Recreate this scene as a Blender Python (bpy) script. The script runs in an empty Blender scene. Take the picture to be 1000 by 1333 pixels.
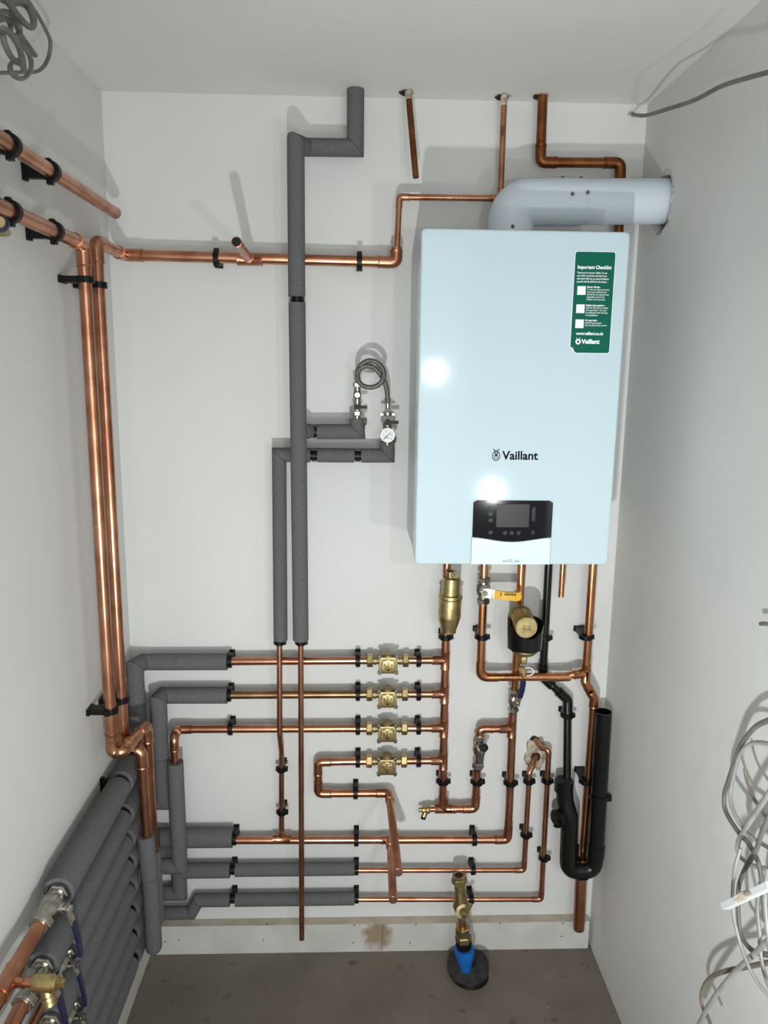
import bpy, math, random
from mathutils import Vector as V, Matrix, noise
random.seed(7)
C = bpy.context.scene.collection
S = bpy.context.scene

# ------------------------------------------------------------------ camera
CX, CZ, CD = .621, 1.6981, 1.9959
YAW, PITCH, ROLL, FPX = .0359, .1862, .0124, 985.4468
W, H = 1.3298, 2.3467
BX, BZ, BD = .7509, 1.2677, .3459
cy, sy, cp, sp = math.cos(YAW), math.sin(YAW), math.cos(PITCH), math.sin(PITCH)
fw = V((sy*cp, cy*cp, -sp)); r0 = V((cy, -sy, 0)); u0 = r0.cross(fw)
cr, sr = math.cos(ROLL), math.sin(ROLL)
RT = r0*cr + u0*sr; UP = u0*cr - r0*sr
CAMP = V((CX, -CD, CZ))
cam = bpy.data.cameras.new('camera'); co = bpy.data.objects.new('camera', cam); C.objects.link(co)
cam.sensor_fit = 'HORIZONTAL'; cam.sensor_width = 36; cam.lens = FPX/1000*36; cam.clip_start = .02
M = Matrix.Identity(4)
for i in range(3):
    M[i][0], M[i][1], M[i][2], M[i][3] = RT[i], UP[i], -fw[i], CAMP[i]
co.matrix_world = M
S.camera = co

# ------------------------------------------------------------------ light
def lin(c):
    return tuple(((x/255)/12.92 if x/255 <= .04045 else ((x/255+.055)/1.055)**2.4) for x in c)
wd = bpy.data.worlds.new('world'); S.world = wd; wd.use_nodes = True
wd.node_tree.nodes['Background'].inputs[0].default_value = (.90, .95, 1.0, 1)
wd.node_tree.nodes['Background'].inputs[1].default_value = .28
def lamp(name, kind, loc, power, col, size, target=None, size_y=None):
    l = bpy.data.lights.new(name, kind); l.energy = power; l.color = col
    if kind == 'AREA':
        l.size = size
        if size_y: l.shape = 'RECTANGLE'; l.size_y = size_y
    else: l.shadow_soft_size = size
    o = bpy.data.objects.new(name, l); C.objects.link(o); o.location = loc
    if target is not None:
        o.rotation_euler = (V(target)-V(loc)).to_track_quat('-Z', 'Y').to_euler()
    return o
lamp('hand_torch', 'POINT', (.95, -2.0, 1.69), 9.5, (.94, .98, 1.0), .02)
wl = lamp('work_light', 'SPOT', (.61, -1.86, .87), 54, (.96, .99, 1.0), .02, (.95, 0, 1.15)); wl.data.spot_size = math.radians(116); wl.data.spot_blend = 1.0
lamp('side_work_light', 'POINT', (1.22, -2.0, 1.17), 12, (.92, .98, 1.0), .03)
lamp('soft_fill_light', 'AREA', (.66, -3.1, 1.5), 12, (.95, .98, 1.0), 1.1, (.66, 0, 1.2), 1.8)  # soft fill added behind the camera to soften shadows; no doorway seen there
S.view_settings.view_transform = 'Standard'; S.view_settings.look = 'None'
S.view_settings.exposure = .28; S.view_settings.gamma = 1; S.view_settings.use_curve_mapping = False

# ------------------------------------------------------------------ where a sight line meets a plane of the room
def ray(x, y): return fw + RT*((x-500)/FPX) - UP*((y-666.5)/FPX)
def B(x, y, p=.05):                      # on the plane p metres in front of the back wall
    v = ray(x, y); return CAMP + v*((-p+CD)/v.y)
def L(x, y, q=.05):                      # on the plane q metres off the left wall
    v = ray(x, y); return CAMP + v*((q-CX)/v.x)
def Rw(x, y, q=.05):                     # on the plane q metres off the right wall
    v = ray(x, y); return CAMP + v*((W-q-CX)/v.x)
def Zp(x, y, z):                         # on the level z
    v = ray(x, y); return CAMP + v*((z-CZ)/v.z)

# ------------------------------------------------------------------ materials
def mat(name, col, rough=.5, metal=0, var=0, vscale=20, bump=0, bscale=200, spec=.5, coat=0, col2=None, stretch=None, rvar=0):
    m = bpy.data.materials.new(name); m.use_nodes = True
    nt = m.node_tree; b = nt.nodes['Principled BSDF']; c = lin(col)
    b.inputs['Base Color'].default_value = (*c, 1); b.inputs['Roughness'].default_value = rough
    b.inputs['Metallic'].default_value = metal; b.inputs['Specular IOR Level'].default_value = spec
    b.inputs['Coat Weight'].default_value = coat
    tc = nt.nodes.new('ShaderNodeTexCoord'); vec = tc.outputs['Object']
    if stretch:
        mp = nt.nodes.new('ShaderNodeMapping'); mp.inputs['Scale'].default_value = stretch
        nt.links.new(vec, mp.inputs[0]); vec = mp.outputs[0]
    if var or col2:
        n = nt.nodes.new('ShaderNodeTexNoise'); n.inputs['Scale'].default_value = vscale; n.inputs['Detail'].default_value = 5
        nt.links.new(vec, n.inputs['Vector'])
        rp = nt.nodes.new('ShaderNodeValToRGB'); rp.color_ramp.elements[0].position = .35; rp.color_ramp.elements[1].position = .65
        d = lin(col2) if col2 else tuple(x*(1-var) for x in c)
        rp.color_ramp.elements[0].color = (*d, 1); rp.color_ramp.elements[1].color = (*c, 1)
        nt.links.new(n.outputs[0], rp.inputs[0]); nt.links.new(rp.outputs[0], b.inputs['Base Color'])
        if rvar:
            mr = nt.nodes.new('ShaderNodeMapRange'); mr.inputs['To Min'].default_value = rough+rvar; mr.inputs['To Max'].default_value = max(.05, rough-rvar*.5)
            nt.links.new(n.outputs[0], mr.inputs[0]); nt.links.new(mr.outputs[0], b.inputs['Roughness'])
    if bump:
        n2 = nt.nodes.new('ShaderNodeTexNoise'); n2.inputs['Scale'].default_value = bscale; n2.inputs['Detail'].default_value = 3
        nt.links.new(tc.outputs['Object'], n2.inputs['Vector'])
        bp = nt.nodes.new('ShaderNodeBump'); bp.inputs['Strength'].default_value = bump; bp.inputs['Distance'].default_value = .002
        nt.links.new(n2.outputs[0], bp.inputs['Height']); nt.links.new(bp.outputs[0], b.inputs['Normal'])
    return m
COP = mat('copper', (200, 146, 116), .27, 1, vscale=14, col2=(164, 110, 84), rvar=.10, bump=.06, bscale=60)
COPD = mat('old_copper', (150, 96, 58), .38, 1, vscale=22, col2=(112, 66, 40), rvar=.12)
COPO = mat('bronze_copper', (150, 120, 88), .36, 1, vscale=20, col2=(120, 92, 66))
COPG = mat('warm_copper', (212, 152, 108), .24, 1, vscale=12, col2=(172, 112, 76), rvar=.1)
SOLD = mat('fluxed_copper', (200, 156, 118), .3, 1, vscale=60, col2=(158, 108, 76))
BORE = mat('dark_bore', (22, 18, 17), .8)
BOREC = mat('brown_bore', (92, 58, 44), .7)
BRASS = mat('brass', (190, 172, 124), .40, 1, vscale=60, col2=(160, 142, 98), bump=.12, bscale=300)
BRASSD = mat('cast_brass', (176, 160, 118), .48, 1, vscale=50, col2=(146, 130, 92), bump=.25, bscale=400)
NICK = mat('nickel', (190, 186, 176), .28, 1, vscale=40, col2=(150, 145, 134), bump=.05)
BRAID = mat('steel_braid', (150, 147, 138), .4, 1, vscale=500, col2=(90, 88, 82), bump=.6, bscale=900)
FOAM = mat('grey_foam', (104, 104, 104), .92, 0, vscale=260, col2=(90, 90, 91), bump=.25, bscale=500, spec=.2)
CLIP = mat('black_clip_plastic', (11, 11, 12), .42, 0, spec=.25)
BLK = mat('black_waste_plastic', (9, 10, 11), .25, 0, bump=.05, bscale=80)
RUB = mat('black_rubber', (56, 54, 52), .7, 0, vscale=50, col2=(38, 36, 35), bump=.4, bscale=120, spec=.3)
BLUE = mat('blue_plastic', (22, 108, 190), .4, 0, vscale=30, col2=(16, 92, 170))
NAVY = mat('navy_grip', (14, 18, 58), .4)
YEL = mat('yellow_grip', (226, 176, 20), .45)
WHT = mat('boiler_white', (191, 209, 215), .10, 0, bump=.015, bscale=30, spec=.18)
FLAP = mat('flap_white', (208, 222, 228), .3)
SIDE = mat('boiler_side', (196, 204, 204), .4)
FLUE = mat('flue_white', (204, 214, 220), .32, 0, bump=.03, bscale=25)
GLOSS = mat('black_glass', (6, 6, 8), .06, 0, spec=.6)
LCD = mat('screen_grey', (34, 31, 31), .3, spec=.3)
KEY = mat('touch_key', (17, 18, 21), .3, spec=.3)
GREEN = mat('green_label', (0, 92, 74), .6, spec=.2)
PAPER = mat('label_white', (240, 243, 240), .6)
INK = mat('black_print', (6, 6, 12), .8, spec=.15)
INKW = mat('white_print', (236, 246, 240), .5)
CAB = mat('grey_cable', (152, 151, 147), .42, 0, vscale=30, col2=(134, 133, 129))
CABD = mat('dark_grey_cable', (112, 112, 108), .5, 0, vscale=30, col2=(94, 94, 90))
CABO = mat('brown_grey_cable', (126, 116, 98), .5, 0, vscale=30, col2=(108, 98, 84))
TRK = mat('white_trunking', (204, 208, 208), .5)
PLB = mat('bare_plaster', (192, 184, 166), .95, 0, vscale=90, col2=(138, 124, 104), bump=1, bscale=90, spec=.1)
RAW = mat('chipped_plaster', (214, 208, 196), .95, 0, vscale=70, col2=(150, 130, 112), bump=1, bscale=120, spec=.1)
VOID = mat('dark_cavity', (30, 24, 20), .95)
SCR = mat('screw_metal', (120, 118, 114), .4, 1)
RED = mat('marker_ink', (34, 10, 12), .7)

def wallmat(name, col, col2, bump=.12):
    m = mat(name, col, .62, 0, vscale=2.2, col2=col2, bump=bump, bscale=34, spec=.3)
    return m
WALLM = wallmat('white_wall_paint', (216, 216, 212), (211, 211, 207))
CEILM = wallmat('ceiling_paint', (226, 224, 220), (220, 218, 213))

def skirtmat():
    m = mat('skirting_board_paint', (206, 204, 198), .6, 0, vscale=9, col2=(192, 190, 184), spec=.3)
    nt = m.node_tree; b = nt.nodes['Principled BSDF']
    src = b.inputs['Base Color'].links[0].from_socket
    tc = nt.nodes.new('ShaderNodeTexCoord')
    mp = nt.nodes.new('ShaderNodeMapping'); c = B(492, 1216, .03)
    mp.inputs['Location'].default_value = (-c.x/.055, 0, -c.z/.062); mp.inputs['Scale'].default_value = (1/.055, 0, 1/.062)
    nt.links.new(tc.outputs['Object'], mp.inputs[0])
    nz = nt.nodes.new('ShaderNodeTexNoise'); nz.inputs['Scale'].default_value = 45; nt.links.new(tc.outputs['Object'], nz.inputs['Vector'])
    ad = nt.nodes.new('ShaderNodeVectorMath'); ad.operation = 'MULTIPLY_ADD'
    nt.links.new(nz.outputs['Color'], ad.inputs[0]); ad.inputs[1].default_value = (.9, 0, .9); nt.links.new(mp.outputs[0], ad.inputs[2])
    sb = nt.nodes.new('ShaderNodeVectorMath'); sb.operation = 'SUBTRACT'; nt.links.new(ad.outputs[0], sb.inputs[0]); sb.inputs[1].default_value = (.45, 0, .45)
    ln = nt.nodes.new('ShaderNodeVectorMath'); ln.operation = 'LENGTH'; nt.links.new(sb.outputs[0], ln.inputs[0])
    rp = nt.nodes.new('ShaderNodeValToRGB'); rp.color_ramp.elements[0].position = .45; rp.color_ramp.elements[0].color = (1, 1, 1, 1)
    rp.color_ramp.elements[1].position = 1.0; rp.color_ramp.elements[1].color = (0, 0, 0, 1)
    nt.links.new(ln.outputs['Value'], rp.inputs[0])
    mx = nt.nodes.new('ShaderNodeMixRGB'); nt.links.new(rp.outputs[0], mx.inputs[0]); nt.links.new(src, mx.inputs[1])
    mx.inputs[2].default_value = (*lin((150, 132, 108)), 1)
    nt.links.new(mx.outputs[0], b.inputs['Base Color'])
    return m
SKIRT = skirtmat()
LEDGE = mat('raw_board_edge', (190, 180, 164), .8, 0, vscale=20, col2=(172, 162, 146))

def floormat():
    m = mat('concrete_floor', (118, 110, 99), .55, 0, vscale=5, col2=(106, 98, 87), bump=.3, bscale=60, spec=.35)
    nt = m.node_tree; b = nt.nodes['Principled BSDF']; src = b.inputs['Base Color'].links[0].from_socket
    tc = nt.nodes.new('ShaderNodeTexCoord')
    def layer(src, scale, lo, hi, col, off):
        mp = nt.nodes.new('ShaderNodeMapping'); mp.inputs['Location'].default_value = off; nt.links.new(tc.outputs['Object'], mp.inputs[0])
        n = nt.nodes.new('ShaderNodeTexNoise'); n.inputs['Scale'].default_value = scale; n.inputs['Detail'].default_value = 4
        nt.links.new(mp.outputs[0], n.inputs['Vector'])
        rp = nt.nodes.new('ShaderNodeValToRGB'); rp.color_ramp.elements[0].position = lo; rp.color_ramp.elements[1].position = hi
        nt.links.new(n.outputs[0], rp.inputs[0])
        mx = nt.nodes.new('ShaderNodeMixRGB'); nt.links.new(rp.outputs[0], mx.inputs[0]); nt.links.new(src, mx.inputs[1]); mx.inputs[2].default_value = (*lin(col), 1)
        return mx.outputs[0]
    s = layer(src, 17, .62, .72, (86, 77, 64), (3, 1, 0))
    s = layer(s, 60, .70, .76, (150, 146, 138), (0, 5, 2))
    s = layer(s, 9, .66, .76, (126, 121, 112), (8, 3, 0))
    nt.links.new(s, b.inputs['Base Color'])
    return m
FLOORM = floormat()

# ------------------------------------------------------------------ geometry
class G:
    def __init__(s): s.v = []; s.f = []
    def ring(s, pts): i = len(s.v); s.v += [V(p) for p in pts]; return i
    def bridge(s, a, b, n):
        for k in range(n): s.f.append((a+k, a+(k+1) % n, b+(k+1) % n, b+k))
    def tube(s, pts, r, n=18, caps=True, flat=1, side=None):
        pts = [V(p) for p in pts]; m = len(pts)
        rs = r if isinstance(r, (list, tuple)) else [r]*m
        T = []
        for i in range(m):
            d = V((0, 0, 0))
            if i: d += (pts[i]-pts[i-1]).normalized()
            if i < m-1: d += (pts[i+1]-pts[i]).normalized()
            T.append(d.normalized())
        u = side if side is not None else (V((0, 0, 1)) if abs(T[0].z) < .8 else V((1, 0, 0)))
        prev = None
        for i in range(m):
            t = T[i]; u = (u - t*u.dot(t)).normalized(); w = t.cross(u)
            a = s.ring([pts[i] + (u*math.cos(2*math.pi*k/n) + w*math.sin(2*math.pi*k/n)*flat)*rs[i] for k in range(n)])
            if prev is not None: s.bridge(prev, a, n)
            elif caps: s.f.append(tuple(range(a+n-1, a-1, -1)))
            prev = a
        if caps: s.f.append(tuple(range(prev, prev+n)))
        return s
    def lathe(s, A, D, prof, n=24, rot=0, up=None):
        A = V(A); D = V(D).normalized()
        u = V(up) if up is not None else (V((0, 0, 1)) if abs(D.z) < .8 else V((1, 0, 0)))
        u = (u - D*u.dot(D)).normalized(); w = D.cross(u); prev = None
        for t, r in prof:
            a = s.ring([A + D*t + (u*math.cos(2*math.pi*k/n+rot) + w*math.sin(2*math.pi*k/n+rot))*max(r, 1e-5) for k in range(n)])
            if prev is not None: s.bridge(prev, a, n)
            else: s.f.append(tuple(range(a+n-1, a-1, -1)))
            prev = a
        s.f.append(tuple(range(prev, prev+n)))
        return s
    def hexnut(s, A, D, l, r, up=None, rot=0):
        return s.lathe(A, D, [(0, r*.88), (l*.12, r), (l*.88, r), (l, r*.88)], 6, rot, up)
    def box(s, c, dx, dy, dz, bevel=0):      # c centre, d* full edge vectors
        c = V(c); dx, dy, dz = V(dx), V(dy), V(dz)
        if not bevel:
            i = s.ring([c + (dx*a + dy*b + dz*e)*.5 for e in (-1, 1) for a, b in ((-1, -1), (1, -1), (1, 1), (-1, 1))])
            s.f += [(i+3, i+2, i+1, i), (i+4, i+5, i+6, i+7)] + [(i+k, i+(k+1) % 4, i+4+(k+1) % 4, i+4+k) for k in range(4)]
            return s
        lx, ly = dx.length, dy.length; ux, uy, uz = dx.normalized(), dy.normalized(), dz.normalized(); hz = dz.length/2; b = bevel
        def loop(ins, z):
            P = []; rr = b; hx, hy = lx/2-ins, ly/2-ins
            for sx, sy_, a0 in ((1, 1, 0), (-1, 1, 90), (-1, -1, 180), (1, -1, 270)):
                for k in range(5):
                    a = math.radians(a0+k*22.5); P.append(c + ux*(sx*(hx-rr)+rr*math.cos(a)) + uy*(sy_*(hy-rr)+rr*math.sin(a)) + uz*z)
            return P
        e = min(b*.5, hz*.6); prev = None
        for ins, z in ((e, -hz), (0, -hz+e), (0, hz-e), (e*.3, hz-e*.3), (e, hz)):
            a = s.ring(loop(ins, z))
            if prev is not None: s.bridge(prev, a, 20)
            else: s.f.append(tuple(range(a+19, a-1, -1)))
            prev = a
        s.f.append(tuple(range(prev, prev+20)))
        return s
    def mitre(s, A, Bp, r, nA=None, nB=None, n=22):   # cylinder cut by planes at its ends
        A, Bp = V(A), V(Bp); d = (Bp-A).normalized(); nA = nA or d; nB = nB or d
        u = V((0, 0, 1)) if abs(d.z) < .8 else V((1, 0, 0)); u = (u-d*u.dot(d)).normalized(); w = d.cross(u)
        off = [(u*math.cos(2*math.pi*k/n)+w*math.sin(2*math.pi*k/n))*r for k in range(n)]
        a = s.ring([A + o - d*(o.dot(nA)/d.dot(nA)) for o in off])
        b = s.ring([Bp + o - d*(o.dot(nB)/d.dot(nB)) for o in off])
        s.bridge(a, b, n); s.f.append(tuple(range(a+n-1, a-1, -1))); s.f.append(tuple(range(b, b+n)))
        return s
    def pipe_end(s, A, D, r, ri, depth=.03, n=18):  # open bore: annulus and inner wall
        A = V(A); D = V(D).normalized()
        return s.lathe(A, D, [(.0004, ri), (.0005, ri*.98)], n)
    def mesh(s, name, m, origin=V((0, 0, 0)), ang=35):
        me = bpy.data.meshes.new(name)
        me.from_pydata([tuple(v-origin) for v in s.v], [], s.f); me.materials.append(m)
        me.polygons.foreach_set('use_smooth', [True]*len(me.polygons)); me.set_sharp_from_angle(angle=math.radians(ang)); me.update()
        return me

class Thing:
    def __init__(s, name, label, cat, loc, group=None):
        s.loc = V(loc); o = bpy.data.objects.new(name, None); C.objects.link(o); o.location = s.loc
        o.empty_display_size = .02; o['label'] = label; o['category'] = cat
        if group: o['group'] = group
        s.o = o
    def part(s, name, g, m, label=None, parent=None, ang=35):
        o = bpy.data.objects.new(name, g.mesh(name, m, s.loc, ang)); C.objects.link(o)
        o.parent = parent or s.o
        if label: o['label'] = label
        return o
def struct(name, g, m, parent=None, ang=35):
    o = bpy.data.objects.new(name, g.mesh(name, m, ang=ang)); C.objects.link(o)
    if parent: o.parent = parent
    else: o['kind'] = 'structure'
    return o
def copy_tree(o, parent=None):
    c = o.copy(); C.objects.link(c); c.parent = parent
    for ch in list(o.children): copy_tree(ch, c)
    return c

def fillet(pts, R, seg=7):
    pts = [V(p) for p in pts]; out = [pts[0]]
    for i in range(1, len(pts)-1):
        a, b, c = pts[i-1], pts[i], pts[i+1]; d1 = (a-b); d2 = (c-b); l1, l2 = d1.length, d2.length; d1.normalize(); d2.normalize()
        ang = d1.angle(d2)
        if ang > 3.1: out.append(b); continue
        t = min(R/math.tan(ang/2), l1*.48, l2*.48); P, Q = b+d1*t, b+d2*t
        for k in range(seg+1):
            s_ = k/seg; out.append(P*(1-s_)**2 + b*2*s_*(1-s_) + Q*s_*s_)
    out.append(pts[-1]); return out
def smooth(pts, k=6):                     # Catmull-Rom
    pts = [V(p) for p in pts]; P = [pts[0]*2-pts[1]] + pts + [pts[-1]*2-pts[-2]]; out = []
    for i in range(1, len(P)-2):
        a, b, c, d = P[i-1:i+3]
        for j in range(k):
            t = j/k; out.append(.5*((2*b)+(c-a)*t+(2*a-5*b+4*c-d)*t*t+(3*b-a-3*c+d)*t**3))
    out.append(pts[-1]); return out

def elbow(T, pts, i, r, m, name='elbow', f=1.14):
    a, b, c = V(pts[i-1]), V(pts[i]), V(pts[i+1]); d1, d2 = (a-b), (c-b); l1, l2 = d1.length, d2.length; d1.normalize(); d2.normalize()
    s1, s2 = min(r*3.4, l1*.8), min(r*3.4, l2*.8)
    g = G(); path = fillet([b+d1*s1, b, b+d2*s2], r*1.25, 7)
    g.tube(path, r*f, 18)
    for P, d in ((path[0], -d1), (path[-1], -d2)): g.lathe(P, d, [(-.0004, r*1.02), (0, r*f*1.05), (r*.25, r*f*1.05), (r*.35, r*f)], 18)
    return T.part(name, g, m)
def tee(T, c, ax, br, r, m, rb=None):
    c = V(c); ax = V(ax).normalized(); rb = rb or r; g = G(); l = r*2.3; R = r*1.14
    g.lathe(c-ax*l, ax, [(0, r*1.02), (.0005, R*1.05), (r*.3, R*1.05), (r*.4, R), (2*l-r*.4, R), (2*l-r*.3, R*1.05), (2*l-.0005, R*1.05), (2*l, r*1.02)], 18)
    if br is not None:
        br = V(br).normalized(); e = r+rb*2.2
        g.lathe(c, br, [(0, rb*1.14), (e-rb*.4, rb*1.14), (e-rb*.3, rb*1.2), (e-.0005, rb*1.2), (e, rb*1.02)], 18)
    return T.part('tee' if br is not None else 'coupling', g, m)
def run(T, pts, r, m=COP, em=None, fit=None, open_end=False, bore=None, bend=None, name='pipe', n=18):
    """one length of pipe; solder fittings at the listed corners"""
    pts = [V(p) for p in pts]; g = G()
    g.tube(fillet(pts, r*(bend or 1.25)), r, n)
    p = T.part(name, g, m)
    for i in (range(1, len(pts)-1) if fit is None else fit): elbow(T, pts, i, r, em or m)
    if open_end:
        d = (pts[-1]-pts[-2]).normalized()
        gb = G(); gb.lathe(pts[-1]+d*.0002, d, [(0, r*.88), (.0004, r*.88)], n)
        T.part('open_bore', gb, bore or BORE, parent=p)
        gr = G(); gr.lathe(pts[-1]-d*.003, d, [(0, r), (.0005, r*1.02), (.003, r*1.02), (.0033, r*.98)], n); T.part('rim', gr, COP, parent=p)
    return p
def foam(T, pts, r, cuts=(), m=FOAM, name='foam_sleeve'):
    """mitred foam sleeves, one part per straight length"""
    pts = [V(p) for p in pts]; N = len(pts); nrm = [None]*N
    for i in range(1, N-1):
        d1 = (pts[i]-pts[i-1]).normalized(); d2 = (pts[i+1]-pts[i]).normalized(); nrm[i] = (d1+d2).normalized()
    for i in range(N-1):
        d = (pts[i+1]-pts[i]).normalized(); e = .0007
        a = pts[i] + (d*e if i else V((0, 0, 0))); b = pts[i+1] - (d*e if i < N-2 else V((0, 0, 0)))
        g = G(); g.mitre(a, b, r, nrm[i], nrm[i+1]); T.part(name, g, m)

# ------------------------------------------------------------------ room shell
g = G(); g.box((W/2, .05, H/2), (W+.2, 0, 0), (0, .1, 0), (0, 0, H+.1)); wall_back = struct('wall_back', g, WALLM)
g = G(); g.box((-.05, -.725, H/2), (.1, 0, 0), (0, 1.45, 0), (0, 0, H+.1)); struct('wall_left', g, WALLM)
g = G(); g.box((W/2, -.7, H+.05), (W+.2, 0, 0), (0, 1.5, 0), (0, 0, .1)); struct('ceiling', g, CEILM)
g = G(); g.box((W/2, -1.9, -.05), (W+.6, 0, 0), (0, 3.9, 0), (0, 0, .1)); struct('floor', g, FLOORM)
# right wall with the flue opening cored through it
FP = (-.138, 2.093)   # flue centre (y, z) at the wall
def right_wall():
    g = G(); y0, y1, z0, z1 = -1.45, .0, -.05, H+.05; n = 48
    for x, flip in ((W, 0), (W+.1, 1)):
        inner = []; outer = []
        for k in range(n):
            a = 2*math.pi*k/n; rr = .059 + .003*math.sin(3*a+1) + .002*math.sin(7*a) + .010*max(0, -math.cos(a))
            if math.cos(a+1.75) > .55: rr += .020*(math.cos(a+1.75)-.55)
            inner.append(V((x, FP[0]+rr*math.cos(a), FP[1]+rr*math.sin(a))))
            c, s_ = math.cos(a), math.sin(a); sc = .0985/max(abs(c), abs(s_)); outer.append(V((x, FP[0]+sc*c, FP[1]+sc*s_)))
        i = g.ring(inner); o = g.ring(outer)
        g.bridge(i, o, n) if flip else g.bridge(o, i, n)
        yc, zc = FP; h = .0985
        for ya, yb, za, zb in ((y0, yc-h, z0, z1), (yc+h, y1, z0, z1), (yc-h, yc+h, z0, zc-h), (yc-h, yc+h, zc+h, z1)):
            q = g.ring([V((x, ya, za)), V((x, yb, za)), V((x, yb, zb)), V((x, ya, zb))]); g.f.append((q, q+1, q+2, q+3) if flip else (q+3, q+2, q+1, q))
        if not flip: first = i
        else: g.bridge(first, i, n)
    return g
struct('wall_right', right_wall(), WALLM, ang=30)
# boards along the foot of the walls
zt = B(480, 1203, .03).z
xr = B(767, 1215, .03).x; xj = B(498, 1215, .03).x
g = G(); g.box(((.02+xj)/2, -.0152, zt/2), (xj-.02-.0012, 0, 0), (0, .0296, 0), (0, 0, zt)); bb = struct('baseboard_back', g, SKIRT)
g = G(); g.box(((xr+xj)/2, -.0152, zt/2-.0005), (xr-xj-.0012, 0, 0), (0, .0292, 0), (0, 0, zt-.001)); o = struct('board', g, SKIRT, parent=bb)
g = G(); g.box(((.02+xr)/2, -.0152, zt+.0006), (xr-.022, 0, 0), (0, .029, 0), (0, 0, .001)); struct('board_edge', g, LEDGE, parent=bb)
for x, y in ((348, 1203), (343, 1224), (461.5, 1204.5), (460, 1227), (541.6, 1203.6), (533.5, 1227), (651, 1202), (733, 1202), (731, 1219), (233, 1224), (215, 1226)):
    g = G(); g.lathe(B(x, y, .0304), (0, -1, 0), [(0, .0022), (.0006, .0020)], 8); struct('screw', g, VOID, parent=bb)
ztl = .155
g = G(); g.box((.0108, -.735, ztl/2), (.0208, 0, 0), (0, 1.43, 0), (0, 0, ztl)); struct('baseboard_left', g, SKIRT)

# plaster hole in the back wall, chipped openings in the ceiling
def blob(g, c, u, w, nrm, rx, ry, th, seed, n=26):
    """ragged patch lying on a surface"""
    c, u, w, nrm = V(c), V(u), V(w), V(nrm); ring0 = []; ring1 = []
    for k in range(n):
        a = 2*math.pi*k/n; f = 1 + .22*noise.noise(V((math.cos(a)*2+seed, math.sin(a)*2, seed*3.1))) + .07*math.sin(5*a+seed)
        p = u*(rx*f*math.cos(a)) + w*(ry*f*math.sin(a)); ring0.append(c+p); ring1.append(c+p*.9+nrm*th)
    i = g.ring(ring0); j = g.ring(ring1); g.bridge(i, j, n); m_ = g.ring([c+(p-c-nrm*th)*.5+nrm*(th*(.6+.7*random.random())) for p in ring1]); g.bridge(j, m_, n)
    g.f.append(tuple(range(m_, m_+n)))
T = Thing('plaster_patch', 'ragged bare plaster hole in white wall where two thin copper pipes emerge', 'wall hole', B(698, 981, 0))
g = G(); blob(g, B(698, 980, 0), (1, 0, 0), (0, 0, 1), (0, -1, 0), .034, .050, .005, 2, 60); T.part('plaster_rim', g, PLB)
g = G(); g.lathe(B(697.5, 985, .003), (0, -1, 0), [(0, .0145), (.0025, .0135)], 20); T.part('drilled_hole', g, VOID, label='dark drilled hole in the plaster')
g = G(); blob(g, B(696, 962.5, 0.003), (1, 0, 0), (0, 0, 1), (0, -1, 0), .013, .010, .002, 5); T.part('upper_hole', g, VOID)
for i, (x, y, l) in enumerate(((529.5, 120, 'chipped ceiling hole around the short dangling copper tail'), (655, 125.5, 'chipped ceiling hole around the thin marked copper pipe'), (704, 125, 'chipped ceiling hole around the thicker brown copper pipe'))):
    c = Zp(x, y, H); T = Thing('ceiling_hole', l, 'ceiling hole', c)
    g = G(); blob(g, c, (1, 0, 0), (0, 1, 0), (0, 0, -1), .020, .026, .002, i*2.3+1); T.part('chipped_plaster', g, RAW)
    g = G(); blob(g, c+V((-.003, .0, -.0018)), (1, 0, 0), (0, 1, 0), (0, 0, -1), .0165, .019, .0015, i*1.7+4); T.part('dark_gap', g, VOID)

# ------------------------------------------------------------------ pipe clips
CL = {}
def clip_mesh(r, h, wid):
    k = (round(r, 4), round(h, 3), round(wid, 3))
    if k not in CL:
        b = G(); w = r*1.15+.002; l = wid
        zt_ = h-r*.72
        b.box((0, 0, zt_/2), (l, 0, 0), (0, w*2*.8, 0), (0, 0, zt_)); b.box((0, 0, .0035), (l*1.15, 0, 0), (0, w*2, 0), (0, 0, .007))
        ring = G(); R = r+.0052; N = 20
        def rl(x, rad): return [V((x, rad*math.cos(2*math.pi*q/N), h+rad*math.sin(2*math.pi*q/N))) for q in range(N)]
        a = ring.ring(rl(-l/2, R)); bb_ = ring.ring(rl(l/2, R)); c = ring.ring(rl(l/2, r*1.003)); d = ring.ring(rl(-l/2, r*1.003))
        ring.bridge(a, bb_, N); ring.bridge(bb_, c, N); ring.bridge(c, d, N); ring.bridge(d, a, N)
        lat = G(); lat.box((0, R+.0022, h-.001), (l*.9, 0, 0), (0, .006, 0), (0, 0, .011)); hin = G(); hin.box((0, -R-.001, h-.002), (l*.8, 0, 0), (0, .004, 0), (0, 0, .009))
        CL[k] = (b.mesh('clip_base', CLIP), ring.mesh('clip_ring', CLIP), lat.mesh('clip_latch', CLIP), hin.mesh('clip_hinge', CLIP))
    return CL[k]
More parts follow.
